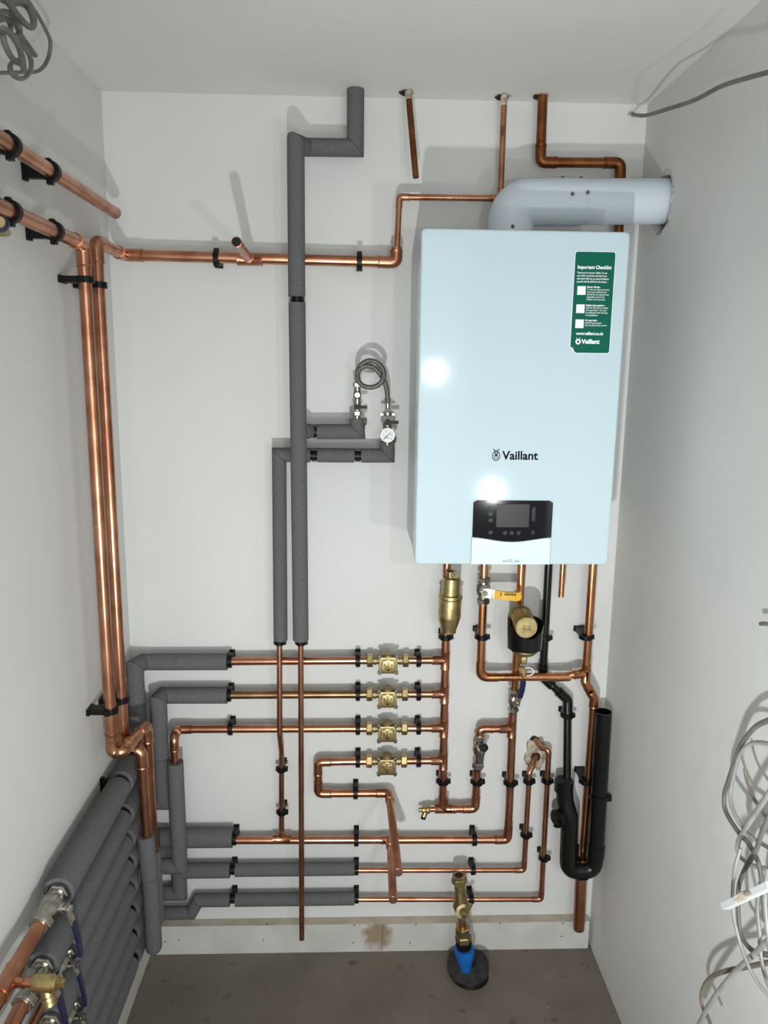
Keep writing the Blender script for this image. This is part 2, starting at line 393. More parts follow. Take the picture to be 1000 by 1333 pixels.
def clip(c, ax, nrm, h, r, label, group=None, wid=.013, flip=1):
    """c: pipe centre; nrm: out of the wall; h: pipe centre to wall"""
    c, ax, nrm = V(c), V(ax).normalized(), V(nrm).normalized(); yv = nrm.cross(ax)*flip; axx = ax*flip
    o = bpy.data.objects.new('pipe_clip', None); C.objects.link(o); o.empty_display_size = .02
    m = Matrix.Identity(4); loc = c-nrm*h
    for i in range(3): m[i][0], m[i][1], m[i][2], m[i][3] = axx[i], yv[i], nrm[i], loc[i]
    o.matrix_world = m; o['label'] = label; o['category'] = 'pipe clip'; o['group'] = group or 'black plastic pipe clips'
    for nm, me in zip(('clip_base', 'clip_ring', 'clip_latch', 'clip_hinge'), clip_mesh(r, h, wid)):
        q = bpy.data.objects.new(nm, me); C.objects.link(q); q.parent = o
BN, LN = (0, -1, 0), (1, 0, 0)
def clipx(x, y, r, label, p=.05, g=None): clip(B(x, y, p), (1, 0, 0), BN, p-.0003, r, label, g, wid=.018 if 'branch' in label else .013)
def clipz(x, y, r, label, p=.05, g=None): clip(B(x, y, p), (0, 0, 1), BN, p-.0003, r, label, g, flip=-1)
R15, R22, R28 = .0075, .011, .0135

# ------------------------------------------------------------------ boiler
def F(x, y): return B(x, y, BD)
bc = V((BX+.22, -BD/2, BZ))
T = Thing('wall_boiler', 'large white rectangular wall-hung gas boiler with rounded front cover', 'boiler', (BX+.22, -BD/2, BZ))
g = G(); g.box((BX+.22, -(BD-.05)/2, BZ+.362), (.432, 0, 0), (0, 0, .712), (0, BD-.054, 0), .004); T.part('casing', g, SIDE, label='grey-white side casing', ang=10)
g = G(); g.box((BX+.22, -BD+.03, BZ+.36), (.44, 0, 0), (0, 0, .72), (0, -.06, 0), .009); cover = T.part('front_cover', g, WHT, ang=10)
g = G(); g.box((BX+.22, -.15, BZ+.004), (.39, 0, 0), (0, .26, 0), (0, 0, .006)); T.part('underside_tray', g, mat('dark_tray', (90, 92, 92), .6))
# control panel: black glass above, white flap below, curved joint
x0, x1 = F(615, 690).x, F(718, 690).x; zt_, zm, zb = F(666, 651.5).z, F(640, 699).z, BZ+.0015
def panel(zlo, zhi, lo_curve, hi_curve, x0, x1, y, th, rad=.005, n=24):
    g = G(); lo, hi = [], []
    for k in range(n+1):
        t = k/n; x = x0+(x1-x0)*t; bow = .010*math.sin(math.pi*t)**1.6; d = min(t, 1-t)*(x1-x0)
        ec = rad-math.sqrt(max(0, rad*rad-(rad-min(d, rad))**2))
        lo.append(V((x, y, zlo-(bow if lo_curve else -0)))); hi.append(V((x, y, zhi-(bow if hi_curve else ec))))
    fr = g.ring([p+V((0, -th, 0)) for p in lo+hi[::-1]]); bk = g.ring(lo+hi[::-1]); N = len(lo)*2
    for k in range(n): g.f.append((fr+k, fr+k+1, fr+N-2-k, fr+N-1-k))
    g.bridge(bk, fr, N)
    return g
gp = panel(zm, zt_, True, False, x0, x1, -BD-.0002, .0022); cpn = T.part('control_panel', gp, GLOSS)
gp = panel(zb, zm-.0012, False, True, x0-.0003, x1-.001, -BD-.0002, .0028); flap = T.part('service_flap', gp, FLAP, label='bright white flap under the control panel')
g = G(); a, b_ = F(647, 656), F(688, 686); g.box(((a.x+b_.x)/2, -BD-.0028, (a.z+b_.z)/2), (b_.x-a.x, 0, 0), (0, 0, a.z-b_.z), (0, -.0008, 0)); T.part('screen', g, LCD, parent=cpn)
for x, y in ((638.5, 661), (638.5, 669), (638.5, 677), (638.5, 693), (657, 693.5), (666, 693.5), (675, 693.5), (693.5, 693)):
    g = G(); g.lathe(F(x, y)+V((0, -.0022, 0)), (0, -1, 0), [(0, .0048), (.0007, .0046)], 18); T.part('touch_button', g, KEY, parent=cpn)
g = G(); g.box(F(694.5, 669)+V((0, -.0025, 0)), (.008, 0, 0), (0, 0, .034), (0, .0010, 0), .0035); T.part('touch_slider', g, KEY, parent=cpn)
g = G()
for xx in (x0-.0012, x1): g.box((xx, -BD-.0003, (zm+zb)/2), (.0007, 0, 0), (0, .0006, 0), (0, 0, zm-zb))
T.part('flap_gap', g, mat('gap_shadow_line', (110, 120, 124), .8), parent=flap)

def text(T, s, x, z, size, y, m, name, off=0, parent=None, align='LEFT', width=None):
    cu = bpy.data.curves.new('t', 'FONT'); cu.body = s; cu.size = size; cu.offset = off; cu.align_x = align; cu.resolution_u = 3
    ob = bpy.data.objects.new('t', cu); C.objects.link(ob); bpy.context.view_layer.update()
    me = bpy.data.meshes.new_from_object(ob.evaluated_get(bpy.context.evaluated_depsgraph_get()))
    bpy.data.objects.remove(ob)
    wd_ = max(v.co.x for v in me.vertices)-min(v.co.x for v in me.vertices); k = (width/wd_) if width else 1
    for v in me.vertices: v.co = V((x+v.co.x*k, y, z+v.co.y)) - T.loc
    me.materials.clear(); me.materials.append(m)
    o = bpy.data.objects.new(name, me); C.objects.link(o); o.parent = parent or T.o; return o
def emblem(T, c, s, y, m, parent, fill=None):
    """oval ring with the head of a hare and two long ears"""
    c = V((c.x, y, c.z)); g = G(); n = 26; t = .12
    P = lambda a, k: c + V((math.cos(a)*s*.42*k, 0, math.sin(a)*s*.5*k - s*.05))
    o = g.ring([P(2*math.pi*k/n, 1) for k in range(n)]); i = g.ring([P(2*math.pi*k/n, 1-t*1.6) for k in range(n)]); g.bridge(o, i, n)
    def stroke(pts, w):
        for a, b in zip(pts, pts[1:]):
            a = c+V((a[0]*s, -.00003, a[1]*s)); b = c+V((b[0]*s, -.00003, b[1]*s)); d = (b-a).normalized(); q = V((d.z, 0, -d.x))*w*s*.5
            r_ = g.ring([a+q, b+q, b-q, a-q]); g.f.append((r_, r_+1, r_+2, r_+3))
    stroke([(-.30, .68), (-.18, .52), (-.10, .24), (-.02, .02)], .09); stroke([(.30, .68), (.18, .52), (.10, .24), (.02, .02)], .09)
    stroke([(-.13, .10), (0, .0), (.13, .10)], .12); stroke([(-.12, .5), (0, .58), (.12, .5)], .06)
    stroke([(-.15, .05), (-.2, -.15), (-.1, -.32)], .05); stroke([(.15, .05), (.2, -.15), (.1, -.32)], .05)
    stroke([(-.07, -.02), (-.08, -.3)], .05); stroke([(.07, -.02), (.08, -.3)], .05)
    return T.part('emblem', g, m, parent=parent)
YF = -BD-.0004
a = F(654, 597.5); b_ = F(701, 598.5)
text(T, 'Vaillant', a.x, a.z-.0008, .0265, YF, INK, 'brand_lettering', .0007, width=b_.x-a.x, parent=cover)
emblem(T, F(646, 593), .0215, YF, INK, cover)
a = F(654, 731.2); text(T, 'ecoTEC plus', a.x, a.z, .0085, -BD-.0032, mat('grey_print', (92, 104, 110), .5), 'lettering', .0001, width=F(676, 731).x-a.x, parent=flap)

# sticker
TS = Thing('checklist_sticker', 'tall green checklist sticker with white print on the boiler front', 'sticker', F(771, 394))
c00, c10, c01 = F(749.5, 327.5), F(801.5, 329), F(741, 457)
sw = c10.x-c00.x; sx0 = c00.x; sz1 = c00.z; sz0 = F(768, 459.5).z; ys = -BD-.0003
def sticker(ins, m, y, name, parent=None):
    g = G(); P = []; X0, X1, Z0, Z1 = sx0+ins, sx0+sw-ins, sz0+ins, sz1-ins; r = .005
    for cx_, cz_, a0 in ((X1-r, Z1-r, 0), (X0+r, Z1-r, 90)):
        for k in range(6): a = math.radians(a0+18*k); P.append(V((cx_+r*math.cos(a), y, cz_+r*math.sin(a))))
    P += [V((X0, y, Z0+.012)), V((X0+.005, y, Z0+.0105)), V((X0+.009, y, Z0+.003)), V((X0+.013, y, Z0))]
    for k in range(6): a = math.radians(270+18*k); P.append(V((X1-r+r*math.cos(a), y, Z0+r+r*math.sin(a))))
    i = g.ring(P); g.f.append(tuple(range(i+len(P)-1, i-1, -1))); j = g.ring([p+V((0, .0002, 0)) for p in P]); g.bridge(i, j, len(P))
    return TS.part(name, g, m, parent=parent)
backing = sticker(-.0012, PAPER, ys, 'backing'); face = sticker(0, GREEN, ys-.0003, 'printed_face')
yt = ys-.0005
def tl(s, fx, fz, size, w=None, off=.0001, nm='print'): text(TS, s, sx0+sw*fx, sz1-(sz1-sz0)*fz, size, yt, INKW, nm, off, parent=face, width=(w*sw if w else None))
tl('Important Checklist', .07, .165, .0098, .85, .00035)
for k, s_ in enumerate(('Thank you for choosing Vaillant. To get', 'your boiler guarantee and smart home', 'integration fully set up, please familiarise', 'yourself with the following information:')): tl(s_, .07, .212+k*.029, .0052, (.75, .75, .80, .76)[k])
for fz, lines in ((.345, ('Scan the QR code', 'To view our boiler guarantee', 'terms and conditions and', 'the full list of requirements', 'applicable to both the', 'installer and homeowner')), (.525, ('Register your guarantee', 'Scan the QR code to validate', 'your guarantee - this must', 'be validated within 30 days', 'of installation')), (.675, ('Get your boiler', 'Smart Home connected', 'Scan the QR to find out how'))):
    for k, s_ in enumerate(lines): tl(s_, .34, fz+.005+k*.0245, .0047, min(.56, .0205*len(s_)), .00025 if k == 0 else .00005)
    g = G(); q = .105*sw*2; g.box((sx0+sw*.20, yt, sz1-(sz1-sz0)*(fz+.033)), (q, 0, 0), (0, 0, q), (0, .0001, 0)); TS.part('white_square', g, PAPER, parent=face)
tl('www.vaillant.co.uk', .13, .818, .0088, .70, .0003)
tl('Vaillant', .28, .905, .0128, .47, .0005, 'brand_lettering')
g = G(); c = V((sx0+sw*.19, yt, sz1-(sz1-sz0)*.888)); g.lathe(c, (0, -1, 0), [(0, .0058), (.0001, .0058)], 20)
for sg in (-1, 1): g.box(c+V((sg*.003, 0, .0068)), V((.0011, 0, 0)), V((sg*.0018, 0, .0035)), V((0, .0001, 0)))
TS.part('emblem', g, INKW, parent=face)
g = G(); g.lathe(c+V((0, -.0002, 0)), (0, -1, 0), [(0, .0024), (.0001, .0024)], 12); TS.part('emblem_centre', g, INK, parent=face)

# ------------------------------------------------------------------ flue
T = Thing('flue_pipe', 'thick white flue duct elbowing from boiler top into the right wall', 'flue', (.955, FP[0], BZ+.72))
fx = B(665, 290, -FP[0]).x; fr_ = .0505
path = fillet([(fx, FP[0], BZ+.7205), (fx, FP[0], 2.084), (fx+.15, FP[0], 2.087)], .078, 14)
g = G(); g.tube(path, fr_*1.045, 36); T.part('elbow', g, FLUE)
g = G(); g.tube([(fx+.112, FP[0], 2.0868), (W+.06, FP[0], FP[1]+.002)], fr_, 36); T.part('duct', g, FLUE)
g = G(); g.lathe((fx+.118, FP[0], 2.0868), (1, 0, .02), [(0, fr_*1.045), (.001, fr_*1.058), (.004, fr_*1.058), (.005, fr_*1.03), (.05, fr_*1.03), (.051, fr_)], 36); T.part('socket', g, FLUE)
for i, (dx, a) in enumerate(((.115, 78), (.158, 80), (.128, 8), (.163, 12), (.045, -35))):
    a = math.radians(a); zc = 2.0868; base = V((fx+dx, FP[0]-fr_*1.05*math.cos(a), zc+fr_*1.05*math.sin(a)))
    if i == 4: base = V((fx-.005, FP[0]-fr_*1.04, 2.022))
    g = G(); g.lathe(base, (0, -math.cos(a), math.sin(a)), [(-.003, .004), (.002, .0042), (.0035, .0025)], 10); T.part('screw', g, SCR)
T = Thing('flue_opening', 'rough dark gap with torn plaster edge around the flue in right wall', 'wall hole', (W, FP[0], FP[1]))
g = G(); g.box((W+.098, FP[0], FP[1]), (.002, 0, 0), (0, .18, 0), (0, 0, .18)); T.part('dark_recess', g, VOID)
g = G(); n = 40; A_ = []; B_ = []; C_ = []
for k in range(n):
    a = 2*math.pi*k/n; rr = .0605 + .003*math.sin(3*a+1) + .002*math.sin(7*a) + .010*max(0, -math.cos(a))
    if math.cos(a+1.75) > .55: rr += .022*(math.cos(a+1.75)-.55)
    A_.append(V((W-.0006, FP[0]+(rr+.003)*math.cos(a), FP[1]+(rr+.003)*math.sin(a)))); B_.append(V((W-.0025, FP[0]+rr*math.cos(a), FP[1]+rr*math.sin(a)))); C_.append(V((W+.002, FP[0]+(rr-.001)*math.cos(a), FP[1]+(rr-.003)*math.sin(a))))
i1, i2, i3 = g.ring(A_), g.ring(B_), g.ring(C_); g.bridge(i1, i2, n); g.bridge(i2, i3, n); T.part('plaster_edge', g, RAW)

# ------------------------------------------------------------------ pipes from the ceiling
def top(x, y, p): v = B(x, y, p); v.z = H-.0005; return v
def scribble(T, pts2d, c, s, m, parent, w=.0012, nrm=(0, -1, 0)):
    g = G()
    for st in pts2d:
        for a, b in zip(st, st[1:]):
            A = V(c)+V((a[0]*s, 0, a[1]*s)); D = V(c)+V((b[0]*s, 0, b[1]*s)); g.tube([A, D], w/2, 5)
    return T.part('marker_writing', g, m, parent=parent)
HOT = [[(-.5, 1.5), (.5, 1.45)], [(-.5, 1.0), (.5, .95)], [(0, 1.48), (0, .98)], [(-.35, .35), (-.4, .0), (.0, -.25), (.4, 0), (.3, .4), (-.1, .5), (-.35, .35)], [(-.4, -.7), (.5, -.75)], [(0, -.7), (0, -1.2)]]
COLD = [[(.4, 1.6), (-.3, 1.5), (-.4, 1.0), (.4, .9)], [(-.4, .6), (.3, .55), (.3, .1), (-.4, .2), (-.4, .6)], [(-.4, -.2), (.4, -.3), (.4, -.7)], [(-.4, -.95), (.45, -1.0), (.3, -1.5), (-.35, -1.4), (-.4, -.95)]]
T = Thing('copper_tail_pipe', 'short tilted copper pipe tail with dark marker letters hanging from ceiling', 'pipe', top(531.5, 118, .055))
p = run(T, [top(531.5, 118, .055), B(541.5, 231, .10)], R15, COPD); scribble(T, COLD, B(537, 163, .0815), .011, RED, p)
g = G(); a, b_ = top(531.5, 118, .055), B(541.5, 231, .10); d = (b_-a).normalized(); g.tube([a+d*.001, a+d*.022], R15*1.06, 14); T.part('plaster_splash', g, RAW)
T = Thing('copper_feed_pipe', 'thin copper pipe from ceiling marked in pen, turning left behind flue into thicker main', 'pipe', top(656.5, 124, .045))
e = B(651.5, 258.5, .045)
main_l = B(153, 333, .05)
hx = B(516, 341.5, .05)
p = run(T, [top(656.5, 124, .045), e, B(520, 256.5, .047), B(516.5, 334, .05)], R15); scribble(T, HOT, B(654, 172, .055), .0085, RED, p)
g = G(); g.tube([top(656.5, 124, .045)-V((0, 0, .001)), top(656.5, 124, .045)-V((0, 0, .024))], R15*1.06, 14); T.part('plaster_splash', g, RAW)
T2 = Thing('copper_main_pipe', 'thick copper pipe high across back wall, dropping as the rear pipe of the corner pair', 'pipe', B(153, 333, .05))
c0 = B(149, 331.5, .05); pv = L(126.5, 319, .05); P2y = -.25
ptop = V((.05, P2y, pv.z)); pbot = V((.05, P2y, L(162, 974, .05).z))
pr = B(184, 984, .25); pr = V((pr.x, P2y, pbot.z-.005)); pd = V((B(195, 1142, .25).x, P2y, B(195, 1142, .25).z)); pend = V((pd.x+.001, P2y, B(197, 1232, .25).z))
g = G(); run(T2, [B(516, 322, .05), hx, V((.05, -.05, c0.z)), V((.05, P2y, c0.z-.001)), pbot, pr, pd], R28, COP, fit=[1, 2, 3, 4, 5])
tee(T2, B(325.5, 337.5, .05), (1, 0, 0), (0, -1, 0), R28, COP, R22)
p = run(T2, [B(325.5, 337.5, .05)+V((0, -.02, 0)), B(308, 315, .285)], R22, COP, open_end=True, name='open_stub')
foam(T2, [V((pr.x+.0005, P2y, B(191, 1087, .25).z)), pd], .0215)
foam(T2, [pd+V((.001, 0, -.0015)), pend+V((.001, 0, 0))], .0205)
foam(T2, [pd+V((-.02, 0, .012)), V((.075, P2y, pd.z+.012))], .02)
g = G(); g.lathe(pend, (0, 0, -1), [(0, .0205), (.008, .0195), (.014, .015), (.018, .007)], 22); T2.part('foam_end', g, FOAM)

T = Thing('brown_copper_pipe', 'dark brown copper pipe from ceiling stepping right above the flue', 'pipe', top(706.5, 126, .05))
run(T, [top(706.5, 126, .05), B(703.5, 211.5, .05), B(808, 212, .05), B(805, 320, .05)], R22*1.07, COPD)

# ------------------------------------------------------------------ grey lagged pipes in the middle
T = Thing('lagged_riser', 'tall grey foam-lagged pipe stepping left from the ceiling, ending bare near skirting', 'pipe', top(463, 117, .055))
a = top(463, 117, .055); b1 = B(465.5, 192, .055); b2 = B(392, 191.5, .055); b3 = B(384.5, 186, .10)
v1 = B(386.4, 386, .10); v2 = B(391.6, 833, .10); vb = B(393, 1222.5, .10)
foam(T, [a, V((a.x, b1.y, b2.z+.001)), b2+V((.012, 0, 0)), b3+V((.001, 0, .0)), v1], .0205)
foam(T, [B(386.7, 394, .10), v2], .0205)
run(T, [V((a.x, a.y, b2.z+.05)), V((a.x, a.y, b2.z)), b2, b3, v2, vb], R15, COP, fit=[])
k1 = B(389, 561.5, .10); l1e = B(465.5, 562, .065); k1b = B(402, 561.5, .065)
foam(T, [V((k1.x+.012, -.085, k1.z)), V((k1b.x, -.065, k1b.z))], .019)
foam(T, [B(413, 562, .065), V((l1e.x, -.065, l1e.z)), B(464.5, 545, .065)], .019)
run(T, [V((k1.x, -.07, k1.z)), V((l1e.x-.004, -.065, l1e.z))], R15, COP, fit=[], name='branch_pipe')
clip(B(386.6, 390, .10), (0, 0, 1), BN, .0997, R15, 'black clip in the gap of the tall grey lagging, above the filling loop', flip=-1, wid=.011)
clip(B(391.8, 836.5, .10), (0, 0, 1), BN, .0997, R15, 'black clip right under the end of the right-hand grey lagging', flip=-1, wid=.011)
T = Thing('lagged_drop', 'shorter grey foam-lagged pipe left of the tall one, dropping to the lower copper row', 'pipe', B(363.5, 592, .065))
h0 = B(363.5, 592, .055); he = B(504.5, 593, .055); hz = h0.z
foam(T, [B(404, 592.5, .055), h0, B(365.4, 833, .065)], .0185)
foam(T, [B(413.5, 592.5, .055), B(461.5, 593, .055)], .0185)
foam(T, [B(470.5, 593, .055), V((he.x, he.y, he.z)), B(504, 574, .055)], .0185)
rA = B(366.8, 1092, .05)
run(T, [V((he.x-.005, he.y, he.z)), V((h0.x, h0.y, h0.z)), B(364, 836, .065), B(364.2, 957, .078), B(366.6, 980, .055), V((rA.x, -.05, rA.z+.012))], R15, COP, fit=[], bend=3)
clip(B(364, 836.5, .065), (0, 0, 1), BN, .0647, R15, 'black clip right under the end of the left-hand grey lagging', flip=-1, wid=.011)
clipx(409, 562, R15, 'black clip in the upper short lagged branch beside the tall lagging', .065)
clipx(409, 592.7, R15, 'black clip in the lower lagged branch beside the tall lagging', .055)
clipx(466, 593, R15, 'black clip in the lower lagged branch, left of the pressure gauge', .055)
clipz(366.4, 1001, R15, 'upper black clip on the thin copper drop left of the long bare pipe', .052)
clipz(367, 1057, R15, 'lower black clip on the thin copper drop just above its tee', .052)

# ------------------------------------------------------------------ filling loop
T = Thing('filling_loop', 'coiled steel braided hose looping between two small valves', 'hose', B(483, 490, .09))
hp = [B(465.3, 491, .07), B(465.5, 484, .072), B(470, 475, .08), B(480, 469.5, .088), B(491, 472, .095), B(499, 481, .1), B(499.5, 492, .105), B(493, 501, .11), B(482, 504.5, .11), B(471, 501, .10), B(465.5, 492, .09), B(467, 482, .083), B(476, 476.5, .078), B(486, 478, .075), B(495, 487, .073), B(501, 498, .072), B(504.2, 511, .070), B(504.8, 525, .070)]
hp = [V(p) for p in hp]
for i, p in enumerate(hp):
    if p.y < -.075: hp[i] = V((p.x, -.075+(p.y+.075)*.55, p.z))
g = G(); g.tube(smooth(hp, 7), .0062, 12); T.part('braided_hose', g, BRAID)
g = G(); g.lathe(B(465.3, 498, .07), (0, 0, 1), [(0, .005), (.001, .0056), (.016, .0056), (.017, .0045)], 14); T.part('ferrule', g, NICK)
g = G(); g.lathe(B(504.8, 532, .07), (0, 0, 1), [(0, .005), (.001, .0056), (.017, .0056), (.018, .0045)], 14); T.part('ferrule', g, NICK)
T = Thing('filling_valve', 'small chrome valve with black lever rising from upper lagged branch', 'valve', B(465, 545, .07))
c = B(465, 545, .07)
def zz(y, p=.07): return B(465, y, p).z
g = G(); X, Y = c.x, -.07
g.lathe((X, Y, c.z-.008), (0, 0, 1), [(0, .008), (.02, .008)], 16); g.hexnut((X, Y, zz(541)), (0, 0, 1), .012, .0125)
g.lathe((X, Y, zz(537)), (0, 0, 1), [(0, .009), (.01, .010), (.022, .010), (.03, .009), (zz(500)-zz(537), .0088)], 18)
T.part('valve_body', g, NICK)
g = G(); g.hexnut((X, Y, zz(504)), (0, 0, 1), .011, .0115); T.part('nut', g, NICK)
g = G(); g.lathe((X, Y, zz(514)), (0, -1, 0), [(0, .0095), (.012, .0095), (.013, .0085)], 18); T.part('check_cap', g, CLIP)
g = G(); g.lathe((X, Y-.013, zz(514)), (0, -1, 0), [(0, .0075), (.002, .007)], 16); T.part('cap_disc', g, NICK)
g = G(); g.box((X+.009, Y-.014, zz(529.5)), (.032, 0, 0), (0, .006, 0), (0, 0, .007)); g.lathe((X, Y-.008, zz(529.5)), (0, -1, 0), [(0, .0065), (.012, .006)], 14); T.part('lever', g, CLIP, label='black lever')
g = G(); g.lathe((X+.014, Y-.003, zz(548)), (1, -.3, 0), [(0, .003), (.006, .010), (.009, .010), (.010, .008)], 18); T.part('end_cap', g, NICK)
T = Thing('pressure_gauge', 'round white pressure gauge with black needle on chrome valve body', 'gauge', B(504.5, 566, .07))
c = B(504.5, 566, .09); X = c.x
g = G(); g.lathe((X, -.09, c.z), (0, -1, 0), [(0, .014), (.002, .0185), (.012, .0185), (.014, .0178)], 32); T.part('gauge_case', g, NICK)
g = G(); g.lathe((X, -.1041, c.z), (0, -1, 0), [(0, .0162), (.0005, .016)], 32); dial = T.part('dial', g, PAPER)
g = G()
for k in range(11):
    a = math.radians(225-27*k); d = V((math.cos(a), 0, math.sin(a))); q = V((-d.z, 0, d.x)); P = V((X, -.1048, c.z))
    r_ = g.ring([P+d*.0128+q*.0005, P+d*.0148+q*.0005, P+d*.0148-q*.0005, P+d*.0128-q*.0005]); g.f.append((r_, r_+1, r_+2, r_+3))
T.part('dial_marks', g, INK, parent=dial)
for s_, dx, dz in (('0', -.0095, -.010), ('1', -.011, -.001), ('2', -.0045, .0075), ('3', .0075, -.001), ('4', .0065, -.010), ('bar', -.003, -.0075)):
    text(T, s_, X+dx, c.z+dz, .0048, -.1049, INK, 'numeral', .0001, parent=dial)
g = G(); g.tube([V((X-.008, -.1052, c.z-.0075)), V((X+.008, -.1052, c.z+.0075))], [.0011, .0004], 6); T.part('needle', g, INK, parent=dial)
X2 = B(504.5, 560, .07).x
def z2(y): return B(504.5, y, .07).z
g = G(); g.lathe((X2, -.07, z2(579)), (0, 0, 1), [(0, .009), (.02, .009), (.022, .011), (.055, .011), (.057, .009)], 18); g.hexnut((X2, -.07, z2(573)), (0, 0, 1), .011, .0135); g.lathe((X2, -.078, z2(563)), (0, -1, 0), [(0, .007), (.014, .007)], 12); T.part('valve_body', g, NICK)
g = G(); g.lathe((X2, -.07, z2(541.5)), (0, 0, 1), [(0, .010), (.002, .0115), (.010, .0115), (.012, .009)], 18); g.box((X2, -.07, z2(539.5)), (.036, 0, 0), (0, .005, 0), (0, 0, .005)); T.part('wing_nut', g, NICK)
g = G(); g.box((X2+.014, -.086, z2(549)), (.026, 0, 0), (0, .006, 0), (0, 0, .008)); g.lathe((X2, -.078, z2(549)), (0, -1, 0), [(0, .008), (.012, .0075)], 14); T.part('lever', g, CLIP, label='black lever')
g = G(); g.lathe((X2+.012, -.075, z2(571)), (1, -.3, 0), [(0, .003), (.006, .010), (.009, .010), (.010, .008)], 18); T.part('end_cap', g, NICK)

# ------------------------------------------------------------------ left wall copper
T = Thing('capped_copper_pipe', 'uppermost copper pipe on left wall, ending in a blank tip near the corner', 'pipe', L(62, 228, .05))
e = L(150, 277, .05); run(T, [V((.05, -1.46, e.z)), V((.05, e.y, e.z))], R28*.97, COP)
g = G(); g.lathe((.05, e.y, e.z), (0, 1, 0), [(0, R28*1.0), (.004, R28*.96), (.007, R28*.7), (.008, R28*.3)], 18); T.part('end_cap', g, COP)
def clipl(x, y, r, label, q=.05, ax=(0, 1, 0), c=None): clip(c if c is not None else L(x, y, q), ax, LN, q-.0003, r, label, 'black plastic pipe clips', flip=-1)
clipl(64, 229, R28, 'black clip on the blank-ended copper pipe, the one nearer the corner', c=V((.05, L(66, 230, .05).y, e.z)))
clipl(8, 187, R28, 'black clip on the blank-ended copper pipe at the left photo edge', c=V((.05, L(13, 192, .05).y, e.z)))
T = Thing('copper_drop_pipe', 'left-wall copper pipe below the blank-ended one, dropping as front of the corner pair', 'pipe', L(108, 318, .05))
q0 = L(108, 318, .05); P1y = q0.y; zb1 = L(147, 978, .05).z
h1 = B(160, 980, -P1y); bk = B(191, 944, .20)
tb = (zb1-CZ)/(ray(191, 944).z); bk = CAMP+ray(191, 944)*tb
dn = V((bk.x, bk.y, B(203, 1107, -bk.y).z)); de = B(209.5, 1198, -bk.y)
run(T, [V((.05, -1.46, q0.z)), V((.05, P1y, q0.z)), V((.05, P1y, zb1)), V((h1.x, P1y, zb1)), V((bk.x, bk.y, zb1)), V((bk.x+.001, bk.y, de.z))], R28, COP, em=COP, fit=[1])
pts_ = [V((.05, P1y, q0.z)), V((.05, P1y, zb1)), V((h1.x, P1y, zb1)), V((bk.x, bk.y, zb1)), dn]
for i in (1, 2, 3): elbow(T, pts_, i, R28, SOLD)
foam(T, [dn, V((bk.x+.001, bk.y, de.z))], .02)
clipl(0, 0, R28, 'black clip on the lower left-wall copper pipe, the one nearer the corner', c=V((.05, L(70, 296, .05).y, q0.z)))
clipl(0, 0, R28, 'black clip on the lower left-wall copper pipe at the left photo edge', c=V((.05, L(13, 268, .05).y, q0.z)))
clip(V((.05, P1y, L(110, 364, .05).z)), (0, 0, 1), LN, .0497, R28, 'upper black clip on the front copper drop in the left corner')
clip(V((.05, P1y, L(140, 929, .05).z)), (0, 0, 1), LN, .0497, R28, 'lower black clip on the front copper drop in the left corner')
clip(V((.05, P2y, L(127.5, 371, .05).z)), (0, 0, 1), LN, .0497, R28, 'upper black clip on the rear copper drop in the left corner')
clip(V((.05, P2y, L(158.5, 910, .05).z)), (0, 0, 1), LN, .0497, R28, 'lower black clip on the rear copper drop in the left corner')
clipx(282, 336.5, R28, 'black clip on the thick top pipe, left of the open stub', .05)
clipx(468, 340.5, R28, 'black clip on the thick top pipe, right of the lagged riser', .05)
T = Thing('blue_rimmed_knob', 'small round knob with blue rim and brass centre at the left photo edge', 'valve', L(0, 292, .06))
c = L(1, 292, .06); d = (CAMP-c).normalized(); dh = V((.25, -1, .1)).normalized()
g = G(); g.lathe(c, dh, [(0, .010), (.002, .0135), (.010, .0135), (.012, .011)], 22); T.part('rim', g, NAVY)
g = G(); g.lathe(c+dh*.0118, dh, [(0, .0095), (.002, .009)], 22); T.part('centre', g, BRASS)
g = G(); g.lathe(c, -dh, [(0, .006), (.05, .006)], 12); g.lathe(c-dh*.05, (-1, 0, 0), [(0, .006), (c.x-(dh*.05).x, .006)], 12); T.part('spindle', g, BRASS)

# ------------------------------------------------------------------ four zone rows
rows = [(859.5, 'top'), (903.5, 'second'), (947.8, 'third'), (990.3, 'lowest')]
def Xz(x, y, p=.05): return B(x, y, p)
man = [B(582, 736, .05), B(580.5, 850, .05), B(577.5, 1000, .05), B(576, 1053, .05)]
mx = B(578.5, 950, .05).x
Tm = Thing('manifold_pipe', 'vertical copper header joining the four valve rows under the brass air separator', 'pipe', B(576, 1053, .05))
zrow = []
mtop = V((B(581.5, 740, .05).x, -.05, BZ+.002)); mbot = B(576, 1053, .05)
def mxat(z): t = (mtop.z-z)/(mtop.z-mbot.z); return mtop.x+(mbot.x-mtop.x)*t
ecn = B(619, 1053.5, .05); upn = B(621.8, 1002, .05)
run(Tm, [mtop, V((mxat(mbot.z), -.05, mbot.z)), V((ecn.x, -.05, mbot.z)), V((ecn.x, -.05, upn.z))], R22, COP)
tee(Tm, V((mxat(mbot.z)+.004, -.05, mbot.z)), (1, 0, 0), (0, 0, 1), R22, COP)
run(Tm, [V((mxat(mbot.z), -.05, mbot.z)), B(560, 1053.5, .05)], R15, COP, name='drain_stub')
for i, (y, nm) in enumerate(rows):
    pv_ = B(529, y, .05); z = pv_.z; mxx = mxat(z); zrow.append(z)
    tee(Tm, V((mxx, -.05, z)), (0, 0, 1), (-1, 0, 0), R22, COP)
    run(Tm, [V((mxx-.012, -.05, z)), V((pv_.x, -.05, z))], R22*.97, COP, name='row_stub')
clipz(580.2, 829, R22, 'black clip on the copper header directly below the brass air separator', .05)
clipz(576.8, 1017, R22, 'black clip on the copper header just above its bottom tee', .05)
